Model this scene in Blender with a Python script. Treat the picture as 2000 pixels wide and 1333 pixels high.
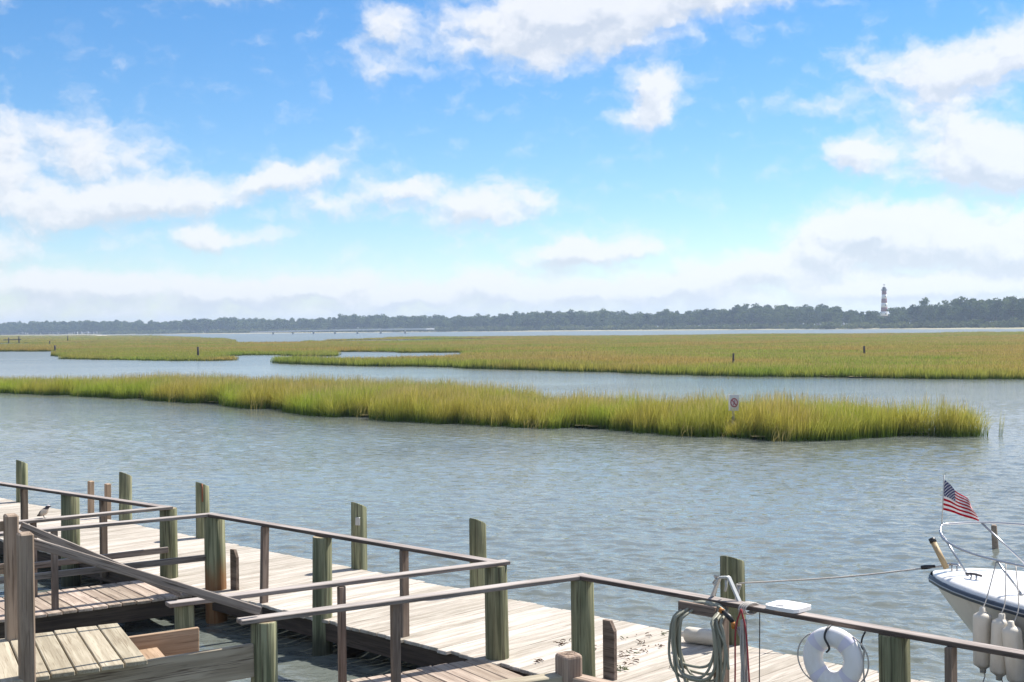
import bpy, bmesh, math, random
import numpy as np
from mathutils import Vector, Matrix

for o in list(bpy.data.objects): bpy.data.objects.remove(o)
S = bpy.context.scene
COL = S.collection
rnd = random.Random(7)
R = math.radians

# ------------------------------------------------------------------ camera
cam_d = bpy.data.cameras.new('camera'); cam = bpy.data.objects.new('camera', cam_d); COL.objects.link(cam)
cam_d.sensor_width = 36.0; cam_d.lens = 45.0; cam_d.clip_start = 0.1; cam_d.clip_end = 20000
CAM_H = 4.05
roll, pitch = R(0.58), math.atan(25.5 / 2500)
right = Vector((math.cos(roll), 0, -math.sin(roll))); up0 = Vector((math.sin(roll), 0, math.cos(roll))); f0 = Vector((0, 1, 0))
fwd = math.cos(pitch) * f0 - math.sin(pitch) * up0; up = math.cos(pitch) * up0 + math.sin(pitch) * f0
m = Matrix((right, up, -fwd)).transposed().to_4x4(); m.translation = (0, 0, CAM_H)
cam.matrix_world = m
S.camera = cam

# ------------------------------------------------------------------ light, sky, exposure
SUN_AZ, SUN_EL = 55.0, 52.0            # azimuth clockwise from +Y
S.view_settings.view_transform = 'Standard'; S.view_settings.look = 'None'
S.view_settings.exposure = 1.05; S.view_settings.gamma = 1.0; S.view_settings.use_curve_mapping = False
sd = bpy.data.lights.new('sun', 'SUN'); sun = bpy.data.objects.new('sun', sd); COL.objects.link(sun)
sd.energy = 4.2; sd.angle = R(0.53); sd.color = (1.0, 0.95, 0.88)
sv = Vector((math.sin(R(SUN_AZ)) * math.cos(R(SUN_EL)), math.cos(R(SUN_AZ)) * math.cos(R(SUN_EL)), math.sin(R(SUN_EL))))
sun.rotation_euler = (-sv).to_track_quat('-Z', 'Y').to_euler()

class NT:
    """small node helper"""
    def __init__(s, tree): s.t = tree; s.n = tree.nodes; s.l = tree.links
    def new(s, typ, **kw):
        nd = s.n.new(typ)
        for k, v in kw.items(): setattr(nd, k, v)
        return nd
    def link(s, a, b): s.l.new(a, b)
    def put(s, sock, v):
        if isinstance(v, bpy.types.NodeSocket): s.l.new(v, sock)
        else: sock.default_value = v
    def math(s, op, a, b=0.0, c=None, clamp=False):
        nd = s.new('ShaderNodeMath', operation=op, use_clamp=clamp)
        s.put(nd.inputs[0], a); s.put(nd.inputs[1], b)
        if c is not None: s.put(nd.inputs[2], c)
        return nd.outputs[0]
    def mix(s, f, a, b, blend='MIX'):
        nd = s.new('ShaderNodeMix', data_type='RGBA', blend_type=blend)
        s.put(nd.inputs[0], f); s.put(nd.inputs[6], a); s.put(nd.inputs[7], b)
        return nd.outputs[2]
    def noise(s, vec, scale, detail=4.0, rough=0.55, dist=0.0):
        nd = s.new('ShaderNodeTexNoise'); nd.inputs['Scale'].default_value = scale
        nd.inputs['Detail'].default_value = detail; nd.inputs['Roughness'].default_value = rough; nd.inputs['Distortion'].default_value = dist
        if vec is not None: s.l.new(vec, nd.inputs['Vector'])
        return nd.outputs['Fac'], nd.outputs['Color']
    def ramp(s, f, a, b, lo=0.0, hi=1.0, smooth=True):
        nd = s.new('ShaderNodeMapRange', interpolation_type='SMOOTHSTEP' if smooth else 'LINEAR')
        s.put(nd.inputs[0], f); nd.inputs[1].default_value = a; nd.inputs[2].default_value = b
        nd.inputs[3].default_value = lo; nd.inputs[4].default_value = hi
        return nd.outputs[0]
    def mapping(s, vec, scale=(1, 1, 1), loc=(0, 0, 0)):
        nd = s.new('ShaderNodeMapping'); s.l.new(vec, nd.inputs[0]); s.put(nd.inputs[1], loc); nd.inputs[3].default_value = scale
        return nd.outputs[0]
    def vadd(s, a, b, op='ADD'):
        nd = s.new('ShaderNodeVectorMath', operation=op); s.put(nd.inputs[0], a); s.put(nd.inputs[1], b)
        return nd.outputs[0]
    def combine(s, x, y, z):
        nd = s.new('ShaderNodeCombineXYZ'); s.put(nd.inputs[0], x); s.put(nd.inputs[1], y); s.put(nd.inputs[2], z); return nd.outputs[0]
    def sep(s, v):
        nd = s.new('ShaderNodeSeparateXYZ'); s.l.new(v, nd.inputs[0]); return nd.outputs

# cloud banks: azimuth, elevation (deg), half-width, half-height (deg), tilt (deg), weight
CLOUDS = [(1.6, 13.3, 3.8, 1.45, 6, 1.25), (5.6, 14.0, 4.2, 1.0, 8, 1.05), (11, 14.6, 3.2, .8, 3, .75),
          (-5.0, 13.1, 1.6, 1.0, -15, .62), (-6.2, 11.5, .8, .9, 60, .42), (-13.3, 14.4, 2.6, .5, 0, .35),
          (6.7, 10.5, 1.35, .95, 35, 1.0), (5.7, 9.3, 1.1, .6, 30, .62),
          (17.0, 10.9, 2.6, .85, 5, .62), (19.3, 10.3, 2.3, 1.0, 20, .8), (22.0, 11.4, 2.2, .9, 12, .9), (13.8, 9.3, 2.4, .4, 5, .42),
          (19.9, 7.6, 2.6, 1.2, -8, 1.0), (21.6, 6.4, 3.2, .8, 0, 1.15), (15.1, 7.25, 1.7, .62, -3, .95),
          (-17.6, 7.6, 2.6, 1.2, -10, .75), (-21.8, 7.6, 2.0, 1.5, 0, .75), (-19.4, 5.3, 3.6, .8, 0, .85), (-15.4, 5.6, 2.8, .65, 4, .9),
          (-9.9, 6.8, 3.1, .5, 12, .95), (-8.2, 5.55, 2.6, .5, 5, .6), (-12.8, 4.05, 2.3, .38, 2, .85), (-23.0, 3.6, 2.5, .7, 0, .7),
          (-1.1, 5.4, 2.9, .85, 6, 1.0), (-4.7, 6.3, 2.0, .55, 4, .7), (3.0, 3.4, 2.1, .55, 4, 1.3), (5.9, 3.5, 1.5, .35, 5, .5),
          (15.2, 4.25, 2.3, .7, 0, 1.25), (18.8, 3.6, 4.2, 1.1, -4, 1.0), (12.3, 2.7, 4.5, .7, 6, .9), (23, 3.2, 3.0, 1.0, 0, .9),
          (-18.5, 2.0, 3.6, .42, 2, .8), (-12.6, 1.7, 2.6, .38, 0, .75), (-8.6, 2.0, 2.2, .42, 3, .85), (-4.6, 1.5, 2.4, .36, 0, .7), (-.9, 1.9, 1.5, .45, 0, .85), (2.6, 1.6, 2.4, .36, 2, .7), (7.2, 1.7, 2.6, .40, 3, .75), (17.5, 1.5, 3.5, .40, 0, .75)]

def build_world():
    w = bpy.data.worlds.new('World'); S.world = w; w.use_nodes = True
    w.cycles.sampling_method = 'MANUAL'; w.cycles.sample_map_resolution = 512
    # density group
    g = bpy.data.node_groups.new('cloud_field', 'ShaderNodeTree')
    g.interface.new_socket('P', in_out='INPUT', socket_type='NodeSocketVector')
    g.interface.new_socket('Field', in_out='OUTPUT', socket_type='NodeSocketFloat')
    h = NT(g); gi = h.new('NodeGroupInput'); go = h.new('NodeGroupOutput')
    P = gi.outputs[0]
    _, c1 = h.noise(P, 0.42, 1.0); _, c2 = h.noise(P, 2.2, 2.0)
    w1 = h.vadd(h.vadd(c1, (.5, .5, .5), 'SUBTRACT'), (1.7, .9, 0), 'MULTIPLY')
    w2 = h.vadd(h.vadd(c2, (.5, .5, .5), 'SUBTRACT'), (.75, .55, 0), 'MULTIPLY')
    Q = h.vadd(h.vadd(P, w1), w2)
    tot = 0.0
    qx, qy, _ = h.sep(Q)
    v1 = h.combine(qx, qy, h.math('MULTIPLY', qx, qx)); v2 = h.combine(h.math('MULTIPLY', qx, qy), h.math('MULTIPLY', qy, qy), 1.0)
    for az, el, a, b, tilt, wt in CLOUDS:      # each bank: a tilted bell in azimuth and elevation
        b *= 1.2; c, sn = math.cos(R(tilt)), math.sin(R(tilt))
        A = c * c / a ** 2 + sn * sn / b ** 2; B = 2 * c * sn * (1 / a ** 2 - 1 / b ** 2); Cq = sn * sn / a ** 2 + c * c / b ** 2
        d1 = h.new('ShaderNodeVectorMath', operation='DOT_PRODUCT'); h.link(v1, d1.inputs[0]); d1.inputs[1].default_value = (2 * A * az + B * el, 2 * Cq * el + B * az, -A)
        d2 = h.new('ShaderNodeVectorMath', operation='DOT_PRODUCT'); h.link(v2, d2.inputs[0]); d2.inputs[1].default_value = (-B, -Cq, -(A * az * az + B * az * el + Cq * el * el))
        ex = h.math('EXPONENT', h.math('ADD', d1.outputs['Value'], d2.outputs['Value']))
        tot = h.math('MULTIPLY_ADD', ex, wt, tot)
    x, y, z = h.sep(P)
    # the low bank along the horizon runs all the way round
    yb = h.math('DIVIDE', h.math('SUBTRACT', y, .9), 1.9)
    band = h.math('MULTIPLY', h.math('EXPONENT', h.math('MULTIPLY', h.math('MULTIPLY', yb, yb), -1.0)), .50)
    tot = h.math('ADD', tot, band)
    # scattered fair-weather clouds beyond the part of sky described above
    out = h.math('MAXIMUM', h.ramp(h.math('ABSOLUTE', x), 24, 32), h.ramp(y, 14.5, 19))
    big, _ = h.noise(P, .14, 1.0)
    tot = h.math('ADD', tot, h.math('MULTIPLY', out, h.ramp(big, .42, .66, 0, 1.0)))
    n1, _ = h.noise(h.vadd(Q, (1, 1.6, 1), 'MULTIPLY'), .62, 5.0, .52)
    fld = h.math('ADD', tot, h.math('MULTIPLY', h.math('SUBTRACT', n1, .5), 1.45))
    h.link(fld, go.inputs[0])
    # world tree
    t = NT(w.node_tree); t.n.clear()
    sky = t.new('ShaderNodeTexSky', sky_type='NISHITA'); sky.sun_disc = False
    sky.sun_elevation = R(SUN_EL); sky.sun_rotation = R(SUN_AZ); sky.altitude = 0; sky.air_density = 1.0; sky.dust_density = 0.0; sky.ozone_density = 5.0
    tc = t.new('ShaderNodeTexCoord'); X, Y, Z = t.sep(tc.outputs['Generated'])
    az = t.math('MULTIPLY', t.math('ARCTAN2', X, Y), 57.29578); el = t.math('MULTIPLY', t.math('ARCSINE', Z), 57.29578)
    P = t.combine(az, el, 0.0)
    a = t.new('ShaderNodeGroup'); a.node_tree = g; t.link(P, a.inputs[0])
    b = t.new('ShaderNodeGroup'); b.node_tree = g; t.link(t.vadd(P, (.22, .50, 0)), b.inputs[0])
    alpha = t.ramp(a.outputs[0], .02, .86)
    diff = t.math('SUBTRACT', a.outputs[0], b.outputs[0])
    lit = t.math('ADD', t.ramp(diff, -.50, .30), t.ramp(a.outputs[0], .6, 1.7, .10, -.08), clamp=True)
    ccol = t.mix(lit, (4.7, 5.05, 5.65, 1), (6.75, 6.75, 6.85, 1))
    hs = t.new('ShaderNodeHueSaturation'); hs.inputs['Saturation'].default_value = 1.24; t.link(sky.outputs[0], hs.inputs['Color'])
    blue = t.mix(1.0, hs.outputs[0], (1.0, .985, 1.0, 1), 'MULTIPLY')
    col = t.mix(t.math('MULTIPLY', alpha, .88), blue, ccol)
    bg = t.new('ShaderNodeBackground'); t.link(col, bg.inputs[0]); bg.inputs[1].default_value = 0.072
    o = t.new('ShaderNodeOutputWorld'); t.link(bg.outputs[0], o.inputs[0])
build_world()

# ------------------------------------------------------------------ frames of the dock
EV = Vector((0.7133, -0.7009, 0)); NV = Vector((0.7009, 0.7133, 0)); ZV = Vector((0, 0, 1))
def dk(s, t, z=0.0): return EV * s + NV * t + ZV * z
DECK = 0.45; T_NEAR, T_FAR = 9.64, 12.07; RAIL = 1.51

# ------------------------------------------------------------------ object helpers
WM = {}
def tag(o, label=None, cat=None, group=None, kind=None):
    if label: o['label'] = label
    if cat: o['category'] = cat
    if group: o['group'] = group
    if kind: o['kind'] = kind
    return o
def place(o, mat4, parent=None):
    COL.objects.link(o)
    WM[o.name] = mat4.copy()
    if parent is not None:
        o.parent = parent; o.matrix_parent_inverse = Matrix.Identity(4)
        o.matrix_basis = WM[parent.name].inverted() @ mat4
    else:
        o.matrix_basis = mat4
    return o
def empty(name, loc, label, cat, group=None):
    o = bpy.data.objects.new(name, None); o.empty_display_size = .2
    place(o, Matrix.Translation(Vector(loc)))
    return tag(o, label, cat, group)
def obj(name, me, mat4=None, parent=None, mat=None):
    if mat is not None and len(me.materials) == 0: me.materials.append(mat)
    o = bpy.data.objects.new(name, me)
    return place(o, mat4 if mat4 is not None else Matrix.Identity(4), parent)
def mesh_py(name, v, f, smooth=False):
    me = bpy.data.meshes.new(name); me.from_pydata([tuple(p) for p in v], [], f); me.update()
    if smooth: me.polygons.foreach_set('use_smooth', [True] * len(me.polygons))
    return me
def mesh_np(name, v, quads, smooth=False):
    """fast mesh from numpy arrays, all faces with the same number of corners"""
    me = bpy.data.meshes.new(name); k = quads.shape[1]
    me.vertices.add(len(v)); me.vertices.foreach_set('co', np.asarray(v, dtype=np.float32).ravel())
    me.loops.add(quads.size); me.loops.foreach_set('vertex_index', quads.astype(np.int32).ravel())
    me.polygons.add(len(quads)); me.polygons.foreach_set('loop_start', np.arange(0, quads.size, k, dtype=np.int32))
    me.polygons.foreach_set('loop_total', np.full(len(quads), k, dtype=np.int32))
    if smooth: me.polygons.foreach_set('use_smooth', np.ones(len(quads), dtype=bool))
    me.update(calc_edges=True); me.validate()
    return me
_boxcache = {}
def box_mesh(L, W, T, bev=.006, jit=0.0, seed=0, mat=None):
    """chamfered board, length along X, centred"""
    key = (round(L, 3), round(W, 3), round(T, 3), bev, jit, seed, mat.name if mat else '')
    if key in _boxcache: return _boxcache[key]
    bm = bmesh.new(); bmesh.ops.create_cube(bm, size=1.0)
    for v in bm.verts: v.co = Vector((v.co.x * L, v.co.y * W, v.co.z * T))
    if jit:
        r = random.Random(seed)
        for v in bm.verts:
            v.co.x += r.uniform(-jit, jit); v.co.y += r.uniform(-jit, jit) * .2; v.co.z += r.uniform(-jit, jit) * .12
    if bev: bmesh.ops.bevel(bm, geom=bm.edges[:], offset=min(bev, T * .3, W * .3), segments=1, affect='EDGES', profile=.5)
    me = bpy.data.meshes.new('board'); bm.to_mesh(me); bm.free()
    if mat: me.materials.append(mat)
    _boxcache[key] = me
    return me
def frame(p, x, z=ZV):
    x = Vector(x).normalized(); y = Vector(z).cross(x)
    if y.length < 1e-4: y = Vector((0, 1, 0)).cross(x)
    y.normalize(); zz = x.cross(y)
    M = Matrix((x, y, zz)).transposed().to_4x4(); M.translation = Vector(p); return M
def beam(name, p0, p1, W, T, mat, parent=None, bev=.006, upv=ZV, jit=.004, seed=None):
    """board from p0 to p1, W wide (sideways), T thick (upv)"""
    p0, p1 = Vector(p0), Vector(p1)
    me = box_mesh((p1 - p0).length, W, T, bev, jit, rnd.randint(0, 999) if seed is None else seed, mat)
    return obj(name, me, frame((p0 + p1) / 2, p1 - p0, upv), parent)
def tube_np(pts, rad, seg=8, closed=False):
    pts = [Vector(p) for p in pts]; n = len(pts)
    if not hasattr(rad, '__len__'): rad = [rad] * n
    V, Fq = [], []; prev = None
    for i, p in enumerate(pts):
        if closed: t = pts[(i + 1) % n] - pts[i - 1]
        else: t = pts[min(i + 1, n - 1)] - pts[max(i - 1, 0)]
        t.normalize()
        a = prev if prev is not None else (Vector((0, 0, 1)) if abs(t.z) < .9 else Vector((1, 0, 0)))
        a = (a - t * a.dot(t)); a.normalize(); b = t.cross(a); prev = a
        for k in range(seg):
            an = 2 * math.pi * k / seg
            V.append(p + (a * math.cos(an) + b * math.sin(an)) * rad[i])
    for i in range(n if closed else n - 1):
        j = (i + 1) % n
        for k in range(seg):
            k2 = (k + 1) % seg
            Fq.append((i * seg + k, i * seg + k2, j * seg + k2, j * seg + k))
    if not closed:
        Fq.append(tuple(range(seg - 1, -1, -1))); Fq.append(tuple((n - 1) * seg + k for k in range(seg)))
    return V, Fq
def tube(name, pts, rad, mat, parent=None, seg=8, closed=False, loc=None):
    base = Vector(loc) if loc is not None else (WM[parent.name].translation.copy() if parent else Vector(pts[0]))
    V, Fq = tube_np(pts, rad, seg, closed)
    me = mesh_py(name, [v - base for v in V], Fq, True)
    return obj(name, me, Matrix.Translation(base), parent, mat)
def spline(pts, n=8):
    """Catmull-Rom through points"""
    P = [Vector(p) for p in pts]; P = [P[0] * 2 - P[1]] + P + [P[-1] * 2 - P[-2]]; out = []
    for i in range(1, len(P) - 2):
        for k in range(n):
            t = k / n
            out.append(.5 * ((2 * P[i]) + (P[i + 1] - P[i - 1]) * t + (2 * P[i - 1] - 5 * P[i] + 4 * P[i + 1] - P[i + 2]) * t * t + (-P[i - 1] + 3 * P[i] - 3 * P[i + 1] + P[i + 2]) * t ** 3))
    out.append(P[-2]); return out
def lathe_mesh(name, prof, seg=24, smooth=True, wob=0.0, seed=0):
    """prof: list of (radius, z)"""
    r = random.Random(seed); V, Fq = [], []
    ph = [r.uniform(0, 6.28) for _ in range(4)]
    for rad, z in prof:
        for k in range(seg):
            a = 2 * math.pi * k / seg
            q = rad * (1 + wob * (math.sin(2 * a + ph[0] + z) + .6 * math.sin(3 * a + ph[1] - 1.3 * z) + .4 * math.sin(7 * a + ph[2])))
            V.append((q * math.cos(a), q * math.sin(a), z))
    n = len(prof)
    for i in range(n - 1):
        for k in range(seg):
            k2 = (k + 1) % seg
            Fq.append((i * seg + k, i * seg + k2, (i + 1) * seg + k2, (i + 1) * seg + k))
    Fq.append(tuple(range(seg - 1, -1, -1))); Fq.append(tuple((n - 1) * seg + k for k in range(seg)))
    me = mesh_py(name, V, Fq, smooth)
    if smooth:
        me.polygons[-1].use_smooth = False; me.polygons[-2].use_smooth = False
    return me

# ------------------------------------------------------------------ materials
def new_mat(name):
    mt = bpy.data.materials.new(name); mt.use_nodes = True
    t = NT(mt.node_tree); t.n.clear()
    o = t.new('ShaderNodeOutputMaterial'); b = t.new('ShaderNodeBsdfPrincipled'); t.link(b.outputs[0], o.inputs[0])
    return mt, t, b, o
def plain(name, col, rough=.5, metal=0.0, vary=.12, scale=6.0, bump=0.0, spec=.5, dirt=None):
    mt, t, b, o = new_mat(name)
    tc = t.new('ShaderNodeTexCoord'); f, _ = t.noise(tc.outputs['Object'], scale, 6.0, .6)
    c = tuple(col) + (1,)
    lo = tuple(x * (1 - vary) for x in col) + (1,); hi = tuple(min(1, x * (1 + vary)) for x in col) + (1,)
    cc = t.mix(f, lo, hi)
    if dirt:
        f2, _ = t.noise(t.mapping(tc.outputs['Object'], (1, 1, .35)), scale * .7, 5.0, .65)
        cc = t.mix(t.ramp(f2, .48, .72, 0, .7), cc, tuple(dirt) + (1,))
    t.link(cc, b.inputs['Base Color']); b.inputs['Roughness'].default_value = rough; b.inputs['Metallic'].default_value = metal
    b.inputs['Specular IOR Level'].default_value = spec
    if bump:
        bp = t.new('ShaderNodeBump'); bp.inputs['Strength'].default_value = bump; bp.inputs['Distance'].default_value = .01
        t.link(f, bp.inputs['Height']); t.link(bp.outputs[0], b.inputs['Normal'])
    return mt
def wood(name, c_lo, c_hi, c_dark, rough=.8, grain=1.0, vary=.25, stain=None, axis=0, knots=0.0, bump=.5):
    """boards: grain runs along local X (axis 0) or Z (axis 2); every object gets its own shift and tone"""
    mt, t, b, o = new_mat(name)
    tc = t.new('ShaderNodeTexCoord'); oi = t.new('ShaderNodeObjectInfo')
    rv = t.math('MULTIPLY', oi.outputs['Random'], 37.0)
    P = t.vadd(tc.outputs['Object'], t.combine(rv, t.math('MULTIPLY', rv, 1.7), rv))
    if axis == 0: sc1, sc2 = (.9, 14, 14), (2.2, 70, 70)
    else: sc1, sc2 = (26, 26, .9), (75, 75, 1.6)
    f1, _ = t.noise(t.mapping(P, sc1), 1.0 * grain, 5.0, .6, .6)
    f2, _ = t.noise(t.mapping(P, sc2), 1.0 * grain, 3.0, .6, .3)
    f3, _ = t.noise(P, 1.1, 4.0, .6)
    base = t.mix(t.ramp(f1, .37, .63), tuple(c_lo) + (1,), tuple(c_hi) + (1,))
    base = t.mix(t.ramp(f2, .53, .68, 0, .85), base, tuple(c_dark) + (1,))
    base = t.mix(t.ramp(f3, .5, .75, 0, .35), base, tuple(c_dark) + (1,))
    tone = t.math('MULTIPLY_ADD', oi.outputs['Random'], 2 * vary, 1 - vary)
    base = t.mix(1.0, base, t.combine(tone, tone, t.math('POWER', tone, 1.15)), 'MULTIPLY')
    if knots:
        vo = t.new('ShaderNodeTexVoronoi'); vo.inputs['Scale'].default_value = 1.0
        t.link(t.mapping(P, (2.2, 5.5, 5.5) if axis == 0 else (5.5, 5.5, 2.2)), vo.inputs['Vector'])
        base = t.mix(t.ramp(vo.outputs['Distance'], .16, .07, 0, knots), base, tuple(x * .5 for x in c_dark) + (1,))
    if stain:   # (colour, z_low, z_high, side vector, amount)
        col, z0, z1, amt = stain
        _, _, z = t.sep(tc.outputs['Object'])
        sf, _ = t.noise(t.mapping(tc.outputs['Object'], (9, 9, 2)), 1.0, 4.0)
        mk = t.math('MULTIPLY', t.ramp(t.math('ADD', z, t.math('MULTIPLY', t.math('SUBTRACT', sf, .5), .5)), z1, z0, 0, 1), amt)
        base = t.mix(mk, base, tuple(col) + (1,))
    t.link(base, b.inputs['Base Color']); b.inputs['Roughness'].default_value = rough; b.inputs['Specular IOR Level'].default_value = .25
    bp = t.new('ShaderNodeBump'); bp.inputs['Strength'].default_value = bump; bp.inputs['Distance'].default_value = .006
    t.link(t.math('ADD', f1, t.math('MULTIPLY', f2, .8)), bp.inputs['Height']); t.link(bp.outputs[0], b.inputs['Normal'])
    return mt
def lightened(mt, col, amt=.8):
    """sunlit tops painted in: upward faces mixed towards a pale colour"""
    t = NT(mt.node_tree); b = [n for n in t.n if n.type == 'BSDF_PRINCIPLED'][0]
    src = b.inputs['Base Color'].links[0].from_socket
    geo = t.new('ShaderNodeNewGeometry'); _, _, z = t.sep(geo.outputs['True Normal'])
    tc = t.new('ShaderNodeTexCoord'); f, _ = t.noise(t.mapping(tc.outputs['Object'], (1.5, 18, 18)), 1.0, 4.0)
    k = t.math('MULTIPLY', t.ramp(z, .6, .95), t.ramp(f, .25, .7, amt, amt * .45))  # paler on upward faces, standing in for sunlight on the rail tops
    t.link(t.mix(k, src, tuple(col) + (1,)), b.inputs['Base Color']); return mt
M = {}
M['deck'] = wood('deck_wood', (.36, .318, .265), (.50, .452, .392), (.235, .20, .16), vary=.18)
M['finger'] = wood('finger_wood', (.29, .225, .175), (.42, .34, .27), (.13, .095, .07), vary=.22, knots=.5)
M['rail'] = lightened(wood('rail_wood', (.075, .056, .045), (.14, .108, .088), (.030, .022, .018), vary=.15), (.46, .41, .38))
M['railgrey'] = lightened(wood('grey_rail_wood', (.17, .14, .12), (.28, .24, .21), (.06, .047, .038), vary=.15), (.46, .42, .39))
M['post'] = wood('post_wood', (.135, .098, .074), (.235, .18, .14), (.055, .04, .03), vary=.25)
M['redpost'] = wood('red_post_wood', (.24, .10, .055), (.33, .17, .10), (.12, .055, .03), vary=.1)
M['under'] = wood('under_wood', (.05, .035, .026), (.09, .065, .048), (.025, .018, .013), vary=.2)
M['newboard'] = wood('new_board_wood', (.31, .265, .19), (.42, .37, .275), (.20, .155, .10), vary=.14, knots=.45)
M['newbeam'] = wood('new_beam_wood', (.28, .23, .165), (.42, .355, .265), (.10, .07, .05), vary=.08, knots=.8)
M['newpost'] = wood('new_post_wood', (.25, .185, .135), (.38, .295, .225), (.12, .083, .06), vary=.14)
M['tan'] = wood('tan_wood', (.33, .225, .145), (.44, .315, .215), (.21, .135, .085), vary=.05)
def pile_mat(name, stain=None, tone=1.0):
    return wood(name, tuple(tone * x for x in (.098, .106, .058)), tuple(tone * x for x in (.255, .252, .150)), tuple(tone * x for x in (.058, .046, .028)), axis=2, vary=.14, stain=stain, grain=.8)
TIDE = ((.030, .030, .020), .10, .42, .8)
M['pile'] = pile_mat('piling_wood', TIDE)
M['pile_rust'] = pile_mat('rusty_piling_wood', ((.22, .075, .02), .45, .95, .75))
M['pile_pale'] = pile_mat('pale_piling_wood', TIDE, 1.22)
M['pile_top'] = wood('piling_end_wood', (.28, .22, .14), (.40, .33, .22), (.12, .09, .06), axis=2, vary=.1)
M['white'] = plain('white_gelcoat', (.78, .77, .75), .25, vary=.03)
M['hull'] = plain('hull_gelcoat', (.58, .55, .49), .35, vary=.06, dirt=(.42, .38, .31))
M['navy'] = plain('navy_rubber', (.03, .045, .07), .4)
M['black'] = plain('black_paint', (.012, .012, .013), .45)
M['steel'] = plain('stainless_steel', (.42, .43, .45), .28, 1.0, vary=.05)
M['galv'] = plain('grey_metal', (.48, .48, .46), .5, .4, vary=.2, scale=20)
M['fender'] = plain('fender_vinyl', (.62, .57, .48), .5, vary=.08, scale=5, dirt=(.42, .36, .27))
M['ring'] = plain('ring_foam', (.80, .78, .76), .5, vary=.04, scale=8, dirt=(.68, .63, .57))
M['band'] = plain('ring_band', (.66, .63, .72), .55, vary=.06)
M['rope'] = plain('old_rope', (.45, .42, .38), .9, vary=.3, scale=60, bump=.6)
M['redrope'] = plain('red_rope', (.34, .045, .05), .9, vary=.3, scale=60, bump=.6)
M['hose'] = plain('green_hose', (.28, .275, .21), .5, vary=.15, scale=9)
M['orange'] = plain('orange_nozzle', (.45, .16, .02), .5)
M['plastic'] = plain('cutting_board_plastic', (.80, .79, .77), .4, vary=.03, scale=12)
M['redpaint'] = plain('red_brick_paint', (.20, .055, .050), .8, vary=.12, scale=.5)
M['whitepaint'] = plain('white_brick_paint', (.74, .73, .72), .8, vary=.05, scale=.5)
M['darkiron'] = plain('dark_iron', (.06, .055, .06), .6)
M['concrete'] = plain('bridge_concrete', (.52, .52, .50), .85, vary=.08, scale=.3)
M['seaweed'] = plain('dried_seaweed', (.085, .045, .025), .9, vary=.5, scale=9)
M['greenweed'] = plain('green_seaweed', (.06, .085, .02), .9, vary=.4, scale=9)
M['stake'] = wood('stake_wood', (.05, .042, .036), (.11, .095, .08), (.03, .025, .02), axis=2, vary=.2)

def water_mat():
    mt, t, b, o = new_mat('tidal_water')
    geo = t.new('ShaderNodeNewGeometry'); P = geo.outputs['Position']
    big, _ = t.noise(t.mapping(P, (.02, .05, 1)), 1.0, 3.0)
    t.link(t.mix(t.ramp(big, .35, .65), (.115, .130, .116, 1), (.138, .154, .138, 1)), b.inputs['Base Color'])
    ln = t.new('ShaderNodeVectorMath', operation='LENGTH'); t.link(P, ln.inputs[0])
    # chop too small to be modelled out in the open channel acts as roughness
    t.link(t.ramp(ln.outputs['Value'], 30, 280, .05, .33), b.inputs['Roughness']); b.inputs['IOR'].default_value = 1.333; b.inputs['Specular IOR Level'].default_value = .5
    n1, _ = t.noise(t.mapping(P, (1, 1.5, 1)), 1.3, 3.0, .55)
    n2, _ = t.noise(t.mapping(P, (1, 1.3, 1)), 6.0, 3.0, .6)
    gust, _ = t.noise(t.mapping(P, (.03, .09, 1)), 1.0, 3.0)
    n3, _ = t.noise(t.mapping(P, (1, 1.25, 1)), 3.0, 2.0, .5)
    hgt = t.math('ADD', t.math('ADD', t.math('MULTIPLY', n1, .075), t.math('MULTIPLY', n3, .055)), t.math('MULTIPLY', n2, .024))
    bp = t.new('ShaderNodeBump'); bp.inputs['Distance'].default_value = 1.0
    t.link(t.ramp(gust, .35, .65, .38, .85), bp.inputs['Strength'])
    t.link(hgt, bp.inputs['Height']); t.link(bp.outputs[0], b.inputs['Normal'])
    return mt
M['water'] = water_mat()

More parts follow.
